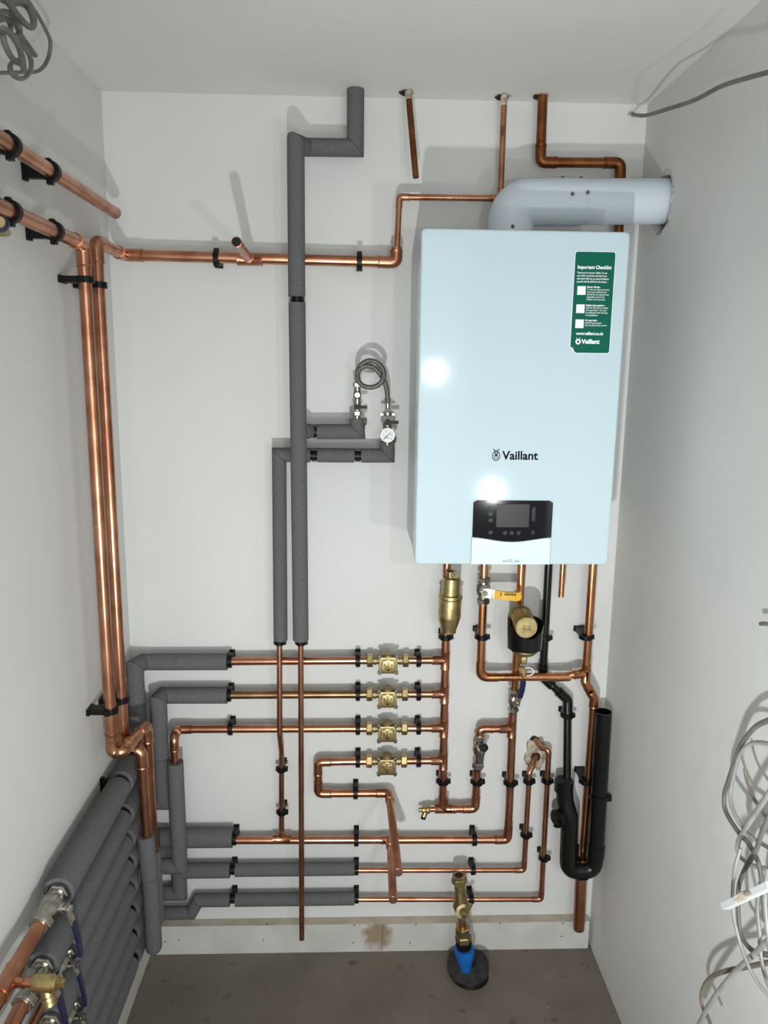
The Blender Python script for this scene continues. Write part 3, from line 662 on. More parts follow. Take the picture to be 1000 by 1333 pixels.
clipz(621.5, 1017.5, R22, 'black clip on the short copper upright below the bypass valve', .05)

# row 1
def xl(x, z): return V((B(x, 900, .05).x, -.05, z))
T = Thing('zone_pipe', 'topmost row of copper pipe, left part in thick grey foam', 'pipe', V((B(300, 860, .05).x, -.05, zrow[0])), 'horizontal zone pipes')
z = B(296, 861.5, .05).z
run(T, [V((B(187, 861, .05).x, -.05, z)), V((B(481, 860, .05).x, -.05, zrow[0]))], R22, COP, fit=[])
zc1 = B(176, 968, .09)
foam(T, [V((B(296, 861, .05).x, -.05, z)), V((B(187, 861, .05).x, -.05, z)), B(175.5, 868, .085), V((B(175.5, 868, .085).x, -.085, .70))], .0225)
T = Thing('zone_pipe', 'second row of dull bronze-toned copper pipe, left part in grey foam dropping down', 'pipe', V((B(300, 903, .05).x, -.05, zrow[1])), 'horizontal zone pipes')
z = B(296, 905, .05).z
run(T, [V((B(211, 905, .05).x, -.05, z)), V((B(480, 903, .05).x, -.05, zrow[1]))], R22, COPO, fit=[])
v_ = B(206, 912, .075); vm = B(207.5, 986, .075); ve = B(211, 1043, .075)
foam(T, [V((B(296, 905, .05).x, -.05, z)), V((B(213, 905, .05).x, -.05, z)), v_, V((v_.x, v_.y, vm.z))], .0225)
foam(T, [V((v_.x+.0005, v_.y, vm.z-.0012)), V((v_.x+.0005, v_.y, ve.z)), V((.05, v_.y, ve.z))], .0225)
T = Thing('zone_pipe', 'third row of bare copper pipe, turning down left into a grey foam sleeve', 'pipe', V((B(300, 948, .05).x, -.05, zrow[2])), 'horizontal zone pipes')
z = B(300, 949, .05).z; cc = B(231, 950, .055); c3 = B(226.5, 960, .105); c3d = B(227, 1000, .105); c3e = B(233.5, 1127, .105)
run(T, [V((B(480, 948, .05).x, -.05, zrow[2])), V((cc.x, -.05, z)), V((c3.x, -.105, c3.z)), V((c3.x+.001, -.105, c3e.z+.02))], R22, COP)
foam(T, [V((c3.x+.0005, -.105, B(227, 992, .105).z)), V((c3.x+.001, -.105, c3e.z)), V((.075, -.105, c3e.z))], .0215)
T = Thing('zone_pipe', 'lowest valve row pipe, doubling back below and ending in a stub towards viewer', 'pipe', V((B(416, 992, .05).x, -.05, zrow[3])), 'horizontal zone pipes')
lz = B(413, 1033, .05).z; lx = B(414, 1010, .05).x; ex = B(506.5, 1033, .05)
run(T, [V((B(479, 990, .05).x, -.05, zrow[3])), V((lx, -.05, B(416, 992, .05).z)), V((lx, -.05, lz)), V((ex.x, -.05, lz)), B(518.5, 1136, .365)], R22, COP, open_end=True, bore=BOREC)
for (y, nm), z in zip(rows, zrow):
    for x, sd in ((466, 'left'), (545, 'right')):
        clip(V((B(x, y, .05).x, -.05, z)), (1, 0, 0), BN, .0497, R22, 'black clip %s of the valve in the %s valve row' % (sd, nm))
clipx(299, 860.5, R22, 'black clip at the foam end of the topmost valve row', .05)
clipx(298, 904.5, R22, 'black clip at the foam end of the second valve row', .05)
clipx(300, 948.5, R22, 'black clip at the left of the bare third row, near its bend', .05)
clipx(463, 1032, R22, 'black clip on the doubled-back pipe below the lowest valve', .05)

# zone valves
def zone_valve():
    T = Thing('zone_valve', '', 'valve', (0, 0, 0), 'brass zone valves'); S_ = .0525
    g = G(); g.lathe((-S_+.012, 0, 0), (1, 0, 0), [(0, .0105), (.003, .0105), (.004, .0125), (.008, .0125), (.009, .0108), (.016, .0105), (.022, .017), (.032, .0205), (.049, .0205), (.059, .017), (.065, .0105), (.072, .0108), (.073, .0125), (.077, .0125), (.078, .0105), (.081, .0105)], 26)
    g.lathe((0, 0, 0), (0, -1, 0), [(0, .021), (.026, .021)], 28)
    g.lathe((0, -.012, .003), (0, 0, 1), [(0, .018), (.020, .018), (.024, .014)], 20)
    T.part('valve_body', g, BRASSD)
    g = G(); g.box((0, -.0285, -.003), (.050, 0, 0), (0, 0, .046), (0, -.007, 0), .007); face_ = T.part('cover_plate', g, BRASSD)
    g = G(); g.box((0, -.034, -.003), (.038, 0, 0), (0, 0, .036), (0, -.006, 0), .008)
    T.part('raised_pad', g, BRASS, parent=face_)
    g = G()
    for sg in (-1, 1):
        pts = [V((sg*.0085+.0075*math.cos(a), -.0372, .005+.0085*math.sin(a))) for a in [math.radians(q) for q in range(0, 181, 20)]]
        g.tube([pts[0]-V((0, 0, .009))]+pts+[pts[-1]-V((0, 0, .009))], .0012, 6)
    g.tube([V((-.013, -.0372, -.012)), V((-.005, -.0372, -.015)), V((.005, -.0372, -.015)), V((.013, -.0372, -.012))], .0012, 6)
    T.part('cast_rib', g, BRASS, parent=face_)
    g = G(); g.lathe((0, -.034, -.0125), (0, -1, 0), [(0, .003), (.0045, .003)], 10); T.part('spindle', g, VOID, parent=face_)
    g = G(); g.lathe((0, -.034, -.006), (0, -1, 0), [(0, .0035), (.007, .002)], 10); T.part('index_lug', g, BRASS, parent=face_)
    for sx in (-1, 1):
        for sz in (-1, 1):
            g = G(); g.lathe((sx*.0225, -.022, -.003+sz*.0215), (0, -1, 0), [(0, .0055), (.009, .0055), (.0095, .0042), (.012, .004)], 12); T.part('cover_bolt', g, SCR)
    for sx in (-1, 1):
        g = G(); g.hexnut((sx*.0485-.0085, 0, 0), (1, 0, 0), .017, .0185, up=(0, 0, 1), rot=math.radians(30)); T.part('compression_nut', g, BRASS)
    g = G()
    for sg, st in ((-1, [(.4, .6), (-.3, .5), (-.4, -.2), (.3, -.5)]), (1, [(-.3, .4), (.4, .3), (.2, -.4), (-.2, -.1), (-.3, .4)])):
        P = [V((sg*.0085+a*.004, -.0375, .001+b*.006)) for a, b in st]; g.tube(P, .0008, 5)
    T.part('marker_writing', g, RED, parent=face_)
    return T.o
proto = zone_valve()
for i, ((y, nm), z) in enumerate(zip(rows, zrow)):
    o = proto if i == 0 else copy_tree(proto); x = B((504.9, 504.2, 503.7, 503.4)[i], y, .05).x
    o.location = (x, -.05, z); o['label'] = 'brass two-port valve body in the %s of the four valve rows' % nm

# ------------------------------------------------------------------ lower rows A, B, C
T = Thing('return_pipe', 'highest of three bottom copper rows, ending left in the widest foam sleeve', 'pipe', B(305, 1092, .05), 'bottom row pipes')
zA = B(306, 1093, .05).z; zAr = B(655, 1093, .05).z; xA = B(661.5, 1085, .05).x; xtop = B(669.5, 890, .05)
run(T, [V((B(215, 1090, .05).x, -.05, zA)), V((xA, -.05, zAr)), V((xtop.x, -.05, B(669, 928, .05).z))], R22, COP)
foam(T, [V((B(303, 1090, .05).x, -.05, B(303, 1090, .05).z)), V((.055, -.05, B(303, 1090, .05).z))], .0275)
tee(T, V((rA.x, -.05, zA)), (1, 0, 0), (0, 0, 1), R22, COP, R15)
sA = B(508, 1093.5, .05); tee(T, V((sA.x, -.05, zA+(zAr-zA)*.57)), (1, 0, 0), (0, -1, 0), R22, COP)
run(T, [V((sA.x, -.07, sA.z)), B(512, 1172, .28)], R22, COP, open_end=True, bore=BOREC, name='open_stub')
tJ = B(668, 948.5, .05); tee(T, V((xtop.x-.001, -.05, tJ.z)), (0, 0, 1), (-1, 0, 0), R22, COP)
run(T, [V((xtop.x-.01, -.05, tJ.z)), V((B(625, 948, .05).x, -.05, tJ.z)), V((B(625, 948, .05).x, -.05, B(624, 960, .05).z))], R22*.97, COP, name='bypass_pipe')
clipx(305, 1092, R22, 'black clip at the wide foam end, highest of the three bottom rows', .05)
clipx(464, 1093.5, R22, 'black clip midway on the highest bottom row, above the two foam ends', .05)
clipx(617.5, 1093, R22, 'black clip right of the stubs on the highest bottom row', .05)
clipz(664.5, 1019, R22, 'black clip on the copper upright left of the plaster hole pipes', .05)
def thin(name, label, pxs, pys, hole, zr, cornx, upx, lag_end, foamL):
    T = Thing('thin_copper_pipe', label, 'pipe', B(cornx, zr, .045), 'bottom row pipes'); z = B(cornx, zr, .045).z
    run(T, [V((B(lag_end-60, zr, .045).x, -.045, B(lag_end, zr, .045).z)), V((B(cornx, zr, .045).x, -.045, z)), V((B(upx, pys, .045).x, -.045, B(upx, pys, .045).z))], R15, COP)
    return T
# row B
T = Thing('thin_copper_pipe', 'thin copper pipe in middle bottom row, foam on its left, rising to the plaster hole', 'pipe', B(681.5, 1132.5, .045), 'bottom row pipes')
cB = B(682, 1132.5, .045); zB = cB.z; uB = B(689.5, 1006, .045); zBl = B(400, 1131.5, .045).z
run(T, [V((B(250, 1131, .045).x, -.045, zBl)), V((cB.x, -.045, zB)), V((uB.x-.001, -.045, uB.z)), B(694, 996, .035), B(697.5, 984, .004)], R15, COP, fit=[1], bend=2.2)
foam(T, [V((B(461.5, 1131, .045).x, -.045, zBl)), V((B(306.5, 1131, .045).x, -.045, zBl))], .0185)
cBv = B(232, 1131, .05)
foam(T, [V((B(299.5, 1131, .045).x, -.045, zBl)), V((cBv.x, -.045, zBl)), V((cBv.x, -.045, B(232, 1162, .045).z)), V((.06, -.045, B(232, 1162, .045).z))], .0215)
clipx(303, 1132, R15, 'black clip between the foam sleeves of the middle bottom row', .045)
clipx(464, 1132.5, R15, 'black clip at the right foam end of the middle bottom row', .045)
clipx(616, 1132.5, R15, 'black clip right of the stopcock on the middle bottom row', .045)
clipz(688.7, 1017, R15, 'black clip just under the left pipe from the plaster hole', .045)
clipz(685, 1087, R15, 'lower black clip on the left pipe from the plaster hole', .045)
# row C
T = Thing('thin_copper_pipe', 'thin copper pipe in lowest row just above skirting, rising to the plaster hole', 'pipe', B(704, 1170.5, .045), 'bottom row pipes')
cC = B(704.5, 1170.5, .045); uC = B(715, 976, .045); zCl = B(400, 1169, .045).z
run(T, [V((B(250, 1169, .045).x, -.045, zCl)), V((cC.x, -.045, cC.z)), V((uC.x-.001, -.045, uC.z)), B(704, 973, .03), B(697, 963, .004)], R15, COP, fit=[1], bend=2.2)
foam(T, [V((B(461.5, 1171, .045).x, -.045, zCl-.003)), V((B(306.5, 1171, .045).x, -.045, zCl-.003))], .0185)
s1, s2 = B(258, 1170, .045), B(249, 1188, .045)
foam(T, [V((B(299.5, 1170, .045).x, -.045, zCl-.003)), V((s1.x, -.045, zCl-.003)), V((s2.x, -.045, s2.z)), V((.06, -.045, s2.z))], .0185)
clipx(303, 1169.5, R15, 'black clip between the foam sleeves of the lowest row above skirting', .045)
clipx(464, 1169.5, R15, 'black clip at the right foam end of the lowest row above skirting', .045)
clipx(613.5, 1170.5, R15, 'black clip beside the stopcock on the lowest row above skirting', .045)
clipz(712.5, 1016.5, R15, 'upper black clip on the right pipe from the plaster hole', .045)
clipz(708.5, 1117, R15, 'lower black clip on the right pipe from the plaster hole', .045)

# ------------------------------------------------------------------ valves in general
def ball_valve(name, label, c, ax, stem, hnd, r, grip, gl, half, cat='valve', hl=.07, drop=0, group=None, stem_h=None, gw=1.0):
    c, ax, stem, hnd = V(c), V(ax).normalized(), V(stem).normalized(), V(hnd).normalized(); T = Thing(name, label, cat, c, group)
    R = r*1.25; g = G()
    g.lathe(c-ax*half*.78, ax, [(0, R*.98), (half*.3, R), (half*.42, R*1.25), (half*.66, R*1.42), (half*.9, R*1.42), (half*1.14, R*1.25), (half*1.26, R), (half*1.56, R*.98)], 24)
    g.hexnut(c+ax*half*.28, ax, half*.18, R*1.38)
    T.part('valve_body', g, NICK)
    for sg in (-1, 1):
        g = G(); g.hexnut(c+ax*(sg*half*.82)-ax*half*.18, ax, half*.36, R*1.42, up=stem); g.lathe(c+ax*(sg*half*.82), ax*sg, [(0, R*1.1), (half*.24, R*1.1), (half*.26, r)], 20); T.part('compression_nut', g, NICK)
    sh = stem_h or R*2.1; g = G(); g.lathe(c, stem, [(0, R*.7), (sh*.8, R*.7), (sh*.82, R*.45), (sh+.006, R*.45)], 14); g.hexnut(c+stem*(sh+.004), stem, .005, R*.55); T.part('stem', g, NICK)
    side = stem.cross(hnd).normalized(); b0 = c+stem*(sh+.002)
    lv = G(); w = R*.9*gw
    def strip(pts, w, th, gg):
        pr_ = None
        for i, p in enumerate(pts):
            d = (pts[min(i+1, len(pts)-1)]-pts[max(i-1, 0)]).normalized(); nn = side.cross(d).normalized()
            k = gg.ring([p+side*w/2+nn*th/2, p+side*w/2-nn*th/2, p-side*w/2-nn*th/2, p-side*w/2+nn*th/2])
            if pr_ is not None: gg.bridge(pr_, k, 4)
            else: gg.f.append((k+3, k+2, k+1, k))
            pr_ = k
        gg.f.append((pr_, pr_+1, pr_+2, pr_+3))
    strip([b0-hnd*R*.7, b0+hnd*R*.6, b0+hnd*R*1.4+stem*.004, b0+hnd*R*2+stem*.006], w*1.2, .003, lv); lvp = T.part('lever', lv, NICK)
    gp_ = G(); s0 = b0+hnd*R*1.8+stem*.006
    strip([s0, s0+hnd*hl*.25+stem*drop*.5, s0+hnd*hl*.5+stem*drop, s0+hnd*hl+stem*drop], w*1.15, .0055, gp_)
    gp_.lathe(s0+hnd*hl+stem*drop-side.cross(hnd).normalized()*.00275, side.cross(hnd), [(0, w*.57), (.0055, w*.57)], 16)
    T.part('lever_grip', gp_, grip, label=gl, parent=lvp)
    return T

# ------------------------------------------------------------------ boiler loop
PB = .072
def Q(x, y, p=PB): return B(x, y, p)
T = Thing('gas_copper_pipe', 'wide U of copper linking the yellow-handled valve across to the right-hand copper drop', 'pipe', Q(690, 881), None)
xl_ = Q(627, 830).x; zl = Q(690, 881.5).z; xr_ = Q(762.5, 860).x
zc = Q(735, 880.5).z
run(T, [V((xl_, -PB, BZ+.002)), V((xl_, -PB, zl)), V((Q(735, 881).x, -PB, zl+.001)), V((Q(753, 876).x, -PB, zl+.012))], R22, COPG, fit=[], bend=3.0)
g = G(); g.tube(fillet([V((xl_, -PB, zl+.045)), V((xl_, -PB, zl)), V((xl_+.047, -PB, zl))], R22*3, 9), R22*1.13, 20); T.part('elbow', g, COPG)
g = G(); a = V((Q(640, 881).x, -PB, zl)); g.tube([V((Q(724, 881).x, -PB, zl+.0005)), V((Q(742, 880).x, -PB, zl+.0015))], R22*1.13, 18); T.part('socket', g, COPG)
g = G(); g.tube([V((Q(643, 881).x, -PB, zl)), V((Q(648, 881).x, -PB, zl))], R22*1.1, 18); T.part('socket', g, COPG)
T = Thing('right_copper_drop', 'rightmost copper pipe below boiler, kinking right then passing behind the black trap', 'pipe', Q(762, 878), None)
k0 = V((Q(762.5, 860).x, -PB, BZ+.002)); k1 = V((Q(762, 888).x, -PB, Q(762, 888).z)); k2 = V((Q(773.5, 910).x, -PB, Q(773.5, 910).z)); k3 = V((Q(766.5, 1118).x-.012, -PB+.005, Q(760, 1150).z))
k0.x = k1.x
k3 = B(757.5, 1125, .06)
run(T, [k0, k1, k2, V((k2.x, -PB, k2.z-.03)), k3], R22, COPG, fit=[1, 2], bend=1.5)
tee(T, V((k1.x, -PB, Q(762, 876).z)), (0, 0, 1), (-1, 0, -.15), R22, COPG)
clipz(758, 1119, R22, 'black clip on the right copper drop just above the bend of the black trap', .062)
pe = B(753.5, 1208, .075)
run(T, [B(757, 1120, .064), pe], .0165, COP, name='wide_tail')
g = G(); g.lathe(pe, (0, 0, -1), [(0, .0165), (.004, .0155), (.007, .011), (.008, .004)], 18); T.part('end_cap', g, COP)
clipz(627.5, 829, R22, 'black clip on the copper pipe below the yellow-handled valve', PB)
clipz(763.2, 829, R22, 'black clip on the rightmost copper pipe under the boiler', PB)
clipz(763, 1017, R22, 'black clip on the copper pipe left of the open black standpipe', B(763, 1017, .07).y*-1)
zz1 = Q(631, 768).z
vt = ball_valve('gas_valve', 'chrome gas valve with a yellow lever pointing right under the boiler', (xl_, -PB, zz1), (0, 0, 1), (0, -1, 0), (1, 0, -.05), R22*.95, YEL, 'yellow lever grip', .036, hl=.058, drop=.01, gw=1.7)
gx = Q(666, 773); text(vt, 'GAS  VALVE'[0:0] or '▮', 0, 0, .001, 0, INK, 'x') if False else None
g = G(); a = B(652, 773, .125); g.box((a.x, -.1305, a.z), (.0018, 0, 0), (0, 0, .009), (0, .0004, 0))
for k in range(9): g.box((a.x+.010+k*.0035, -.1305, a.z-.0004-k*.0001), (.0024, 0, 0), (0, 0, (.0042, .0032, .0046)[k % 3]), (0, .0004, 0))
vt.part('grip_print', g, INK)
# return pipe under boiler with filter
T = Thing('filter_copper_pipe', 'copper pipe from boiler underside through the brass filter to the blue-handled valve', 'pipe', B(670, 890, .05), None)
xf = B(679, 740, .06); xb = B(670, 890, .055)
run(T, [V((xf.x, -.06, BZ+.002)), V((xf.x-.001, -.06, B(677, 800, .06).z)), V((xb.x+.002, -.055, B(671, 850, .055).z)), V((xtop.x, -.05, B(669.5, 915, .05).z))], R22, COPG, fit=[])
ball_valve('blue_handle_valve', 'chrome isolating valve with short blue handle upright below the brass filter', V((xtop.x, -.05, B(669.5, 911, .05).z)), (0, 0, 1), (0.25, -1, 0), (.12, .03, 1), R22*.8, NAVY, 'navy blue lever grip', .034, hl=.046, drop=.006, gw=1.3)
T = Thing('magnetic_filter', 'brass dirt filter with tilted round cap and black collar under boiler', 'filter', B(680, 830, .12))
fa = B(676.5, 802, .10); fe = B(685.5, 817, .19); d = (fe-fa)
g = G(); ln_ = d.length; g.lathe(fa, d, [(0, .020), (.004, .0325), (.012, .0325), (.016, .0285), (ln_-.003, .0285), (ln_, .027)], 32); T.part('canister', g, BRASS)
g = G(); g.lathe(fe, d, [(-.0005, .0262), (.0012, .0256)], 32); cap = T.part('cap_face', g, BRASS)
g = G(); c = fe+d.normalized()*.0016; u_ = V((1, 0, 0)); w_ = u_.cross(d.normalized()).normalized()*-1
for (a0, b0, a1, b1) in ((-.010, .005, -.002, .005), (-.010, .005, -.010, -.005), (-.010, 0, -.004, 0), (.002, .005, .011, .005), (.011, .005, .003, -.005), (.003, -.005, .012, -.005), (-.010, -.005, -.003, -.005)):
    g.tube([c+u_*a0+w_*b0, c+u_*a1+w_*b1], .0007, 5)
T.part('cast_marks', g, BRASSD, parent=cap)
cc_ = B(683.5, 838, .14); zhi, zlo = B(683, 808, .14).z, B(683, 853, .18).z; Rr = .047
g = G(); n = 40; outer_t, outer_b, inner_t, inner_b = [], [], [], []
for k in range(n):
    a = 2*math.pi*k/n; f = max(0, math.cos(a)); bk_ = max(0, -math.cos(a)); zt2 = zhi - .036*f**1.6; zb2 = zlo + .004
    dv = V((math.sin(a), -math.cos(a), 0))
    outer_t.append(V((cc_.x, -.135, zt2))+dv*Rr); outer_b.append(V((cc_.x, -.135, zb2))+dv*Rr*.94); inner_t.append(V((cc_.x, -.135, zt2))+dv*(Rr-.006)); inner_b.append(V((cc_.x, -.135, zb2-.003))+dv*(Rr*.7))
i1, i2, i3, i4 = g.ring(outer_b), g.ring(outer_t), g.ring(inner_t), g.ring(inner_b)
g.bridge(i1, i2, n); g.bridge(i2, i3, n); g.bridge(i3, i4, n); g.bridge(i4, i1, n); T.part('magnet_collar', g, BLK, label='glossy black collar')
g = G(); g.lathe((cc_.x, -.135, zlo+.003), (0, 0, -1), [(0, .034), (.004, .035), (.010, .033), (.016, .026), (.020, .012)], 30); g.lathe((cc_.x, -.135, zhi-.03), (0, 0, -1), [(0, .02), (.06, .02)], 20)
g.lathe(V((xf.x, -.06, B(677, 790, .06).z)), (0, 0, -1), [(0, .014), (.012, .0155), (.05, .0155), (.06, .014)], 20); g.lathe(V((xf.x, -.062, B(677, 806, .06).z)), (0, -1, -.2), [(0, .014), (.06, .02)], 18); T.part('filter_body', g, BRASSD)
T.part('drain_boss', G().hexnut((cc_.x-.004, -.145, zlo-.016), (0, 0, -1), .02, .011), BRASS)
g = G(); dc = B(680.5, 873, .15); g.lathe(dc+V((0, .01, 0)), (0, -1, 0), [(0, .010), (.012, .010), (.014, .008)], 16); g.hexnut(dc+V((0, -.004, 0)), (0, -1, 0), .006, .006); g.lathe(dc, (.3, 0, -1), [(0, .007), (.018, .007)], 14); T.part('drain_cock', g, BRASS)
g = G(); rc = B(687, 874.5, .15); g.tube([rc+V((.016*math.cos(a), 0, .011*math.sin(a))) for a in [2*math.pi*k/20 for k in range(21)]], .0014, 8, caps=False); T.part('strap_ring', g, PAPER, label='thin white ring strap')

# air separator
T = Thing('air_separator', 'brass flanged air separator bottle at the top of the copper header', 'air separator', B(586, 790, .10))
ax_ = B(587, 790, .09); zt3, zb3 = B(587, 752, .09).z, B(584, 823, .09).z; hh = zt3-zb3
g = G(); g.lathe((ax_.x, -.088, zt3), (-.03, 0, -1), [(0, .0215), (.002, .0235), (hh*.30, .0240), (hh*.31, .030), (hh*.335, .0315), (hh*.365, .0315), (hh*.39, .028), (hh*.45, .0295), (hh*.70, .0305), (hh*.72, .0300), (hh*.74, .0295), (hh*.93, .0215), (hh, .0205)], 36); T.part('body', g, BRASS)
g = G(); g.lathe((mxat(zb3+.05), -.06, zb3+.09), (0, 0, -1), [(0, .016), (.08, .016), (.085, .013)], 20); g.lathe((ax_.x-.005, -.06, zb3+.05), (1, 0, 0), [(0, .010), (.015, .010)], 14); T.part('inlet_body', g, BRASSD)
g = G(); tp = V((ax_.x+.002, -.088, zt3)); g.lathe(tp+V((-.004, .0, -.002)), (-.1, -.3, 1), [(0, .013), (.012, .012), (.022, .008)], 18); T.part('bonnet', g, BRASSD)
g = G(); g.lathe(tp+V((.002, -.004, .010)), (.25, -1, .1), [(0, .0105), (.012, .0105), (.014, .009)], 18); vnt = T.part('vent_cap', g, BRASS)
g = G(); g.lathe(tp+V((.0055, -.0185, .0115)), (.25, -1, .1), [(0, .005), (.002, .004)], 10); T.part('vent_screw', g, NICK, parent=vnt)
# bypass valve
T = Thing('bypass_valve', 'small chrome bypass valve with a black knob, below the side branch', 'valve', B(624, 980, .05))
bx_ = B(624.2, 975, .05).x; zbt, zbb = B(624, 957, .05).z, B(622, 1001, .05).z; hh = zbt-zbb
g = G(); g.hexnut((bx_, -.05, zbt), (0, 0, -1), .017, .0165); T.part('compression_nut', g, NICK)
g = G(); g.hexnut((bx_-.002, -.05, zbb+.020), (0, 0, -1), .018, .0165); T.part('compression_nut', g, NICK)
g = G(); g.lathe((bx_, -.05, zbt-.014), (0, 0, -1), [(0, .0125), (.008, .013), (.014, .018), (.030, .0195), (.042, .016), (.052, .0125), (hh-.03, .0125)], 24); T.part('valve_body', g, NICK)
g = G(); g.lathe(V((bx_+.004, -.062, zbt-.030)), (.35, -1, .45), [(0, .010), (.006, .0115), (.018, .011), (.019, .008), (.026, .0075), (.027, .006)], 18); T.part('adjusting_knob', g, CLIP, label='black knob')
# drain cock at header foot
T = Thing('drain_cock', 'small brass drain cock with black screw at the foot of the copper header', 'valve', B(555, 1054, .05))
dcx = B(560, 1054, .05); zD = dcx.z
g = G(); g.lathe((dcx.x, -.05, zD), (-1, 0, 0), [(0, .009), (.004, .0115), (.010, .0115), (.012, .010), (.022, .0095), (.024, .006), (.032, .006), (.033, .004)], 16); g.lathe((dcx.x-.012, -.05, zD), (-.35, -.3, -1), [(0, .008), (.020, .008)], 14); T.part('body', g, BRASS)
g = G(); g.lathe(V((dcx.x-.012, -.05, zD))+V((-.35, -.3, -1)).normalized()*.02, (-.35, -.3, -1), [(0, .0075), (.007, .007)], 14); T.part('screw', g, CLIP, label='black end screw')
# small copper tail
T = Thing('overflow_tail', 'short bare copper tail pipe hanging under the boiler with cut end', 'pipe', B(730.5, 776, .09), None)
ot = B(730.5, 777, .09); run(T, [V((ot.x, -.09, BZ+.002)), ot], R15, COPG, open_end=True)

# ------------------------------------------------------------------ condensate and trap
T = Thing('condensate_pipe', 'thin black plastic waste pipe from boiler jogging right into the trap', 'waste pipe', B(706, 870, .07))
cpx = [V((B(706.5, 870, .036).x, -.036, BZ+.002)), B(706.5, 881, .036), B(739, 911, .036), B(736.5, 1028, .08)]
cpx[0].x = cpx[1].x; cpx[3].x = cpx[2].x
g = G(); g.tube(fillet(cpx, .012), .0108, 20); T.part('pipe', g, BLK)
for i in (1, 2): elbow(T, cpx, i, .0108, BLK, f=1.3)
g = G(); g.lathe((cpx[0].x, -.036, BZ-.001), (0, 0, -1), [(0, .015), (.03, .015), (.031, .011)], 20); g.lathe((cpx[0].x, -.05, BZ-.006), (-.8, -.3, -.1), [(0, .013), (.022, .013)], 18); T.part('top_elbow', g, BLK)
clip(V((cpx[0].x, -.036, B(708, 830, .036).z)), (0, 0, 1), BN, .0357, .0108, 'black clip on the thin black waste pipe right of the filter', flip=-1)
clip(V((cpx[2].x, -.044, B(738, 931, .044).z)), (0, 0, 1), BN, .0437, .0108, 'black clip just below the jog of the thin black waste pipe', flip=-1)
T = Thing('waste_trap', 'large black U-shaped waste trap with open upright pipe by right wall', 'trap', B(755, 1143, .09))
pt = .095; rt = .0235
def K(x, y): return B(x, y, pt)
a0 = K(736.5, 1020); a1 = K(737, 1045); a2 = K(741.5, 1062); a3 = K(739.5, 1128); bt_z = K(755, 1133).z
xr2 = K(776, 1100).x; up2 = K(785.5, 926); xL = a3.x
U = [V((a0.x, -.08, a0.z)), V((a1.x, -.085, a1.z)), V((a2.x, -pt, a2.z)), V((xL, -pt, bt_z)), V((xr2-.001, -pt, bt_z)), V((xr2, -pt, K(776, 1100).z))]
U[3].z = bt_z; U[4].z = bt_z
path = fillet(U, .030, 9)
g = G(); g.tube(path, rt, 28); T.part('trap_bend', g, BLK)
g = G(); g.lathe(U[0]+V((0, 0, .004)), (0, 0, -1), [(0, .0215), (.001, .0262), (.034, .0262), (.036, .024)], 28); T.part('inlet_collar', g, BLK)
g = G(); g.lathe(U[0]+V((0, 0, .005)), (0, 0, 1), [(0, .021), (.0004, .0208)], 24); T.part('rubber_seal', g, RUB)
g = G(); g.lathe(U[5], (0, 0, -1), [(-.001, rt), (0, rt*1.07), (.035, rt*1.07), (.037, rt)], 28); T.part('joint_ring', g, BLK)
sp_ = [U[5]+V((0, 0, -.002)), V((xr2+.006, -.098, K(780, 1020).z)), V((K(785.5, 930).x, -pt, up2.z))]
g = G(); N = 28; g.tube([sp_[0], sp_[2]], rt*.97, N, caps=False)
j = len(g.v)-N; dd = (sp_[2]-sp_[0]).normalized(); ctr = sp_[2]
ri = g.ring([ctr+(v-ctr)*.87 for v in g.v[j:j+N]]); rd = g.ring([ctr+(v-ctr)*.87-dd*.12 for v in g.v[j:j+N]]); g.bridge(j, ri, N); g.bridge(ri, rd, N); g.f.append(tuple(range(rd, rd+N)))
T.part('standpipe', g, BLK)
g = G(); ap = K(725.5, 1065); g.lathe(V((ap.x+.020, -.085, ap.z)), (-1, -.55, 0), [(0, .020), (.012, .022), (.014, .025), (.026, .025), (.028, .022)], 26)
for q in range(8): a = math.pi*q/4; g.box(V((ap.x-.003, -.098, ap.z))+V((0, math.sin(a)*.022, math.cos(a)*.022)), (.014, 0, 0), (0, .004, 0), (0, 0, .004))
T.part('access_plug', g, BLK)
g = G(); kc = K(779, 1037); kx = sp_[0].x + (sp_[2].x-sp_[0].x)*((kc.z-sp_[0].z)/(sp_[2].z-sp_[0].z))
g.lathe((kx, -pt, kc.z+.008), (0, 0, -1), [(0, rt*.99), (.0005, rt*1.1), (.014, rt*1.1), (.0145, rt)], 28); g.box((kx+.036, -pt-.006, kc.z), (.05, 0, 0), (0, .010, 0), (0, 0, .018)); g.box((kx+.056, -pt+.045, kc.z-.004), (.005, 0, 0), (0, .10, 0), (0, 0, .02)); g.box((kx+.054, -pt-.008, kc.z-.006), (.008, 0, 0), (0, .012, 0), (0, 0, .026))
T.part('wall_bracket', g, BLK)
g = G()
for dz in (0, .006, .012): g.box(V(((xL+xr2)/2, -pt-rt*.86, bt_z-.002-dz)), (.046-dz*1.4, 0, 0), (0, .006, 0), (0, 0, .0025))
T.part('moulded_ribs', g, BLK)

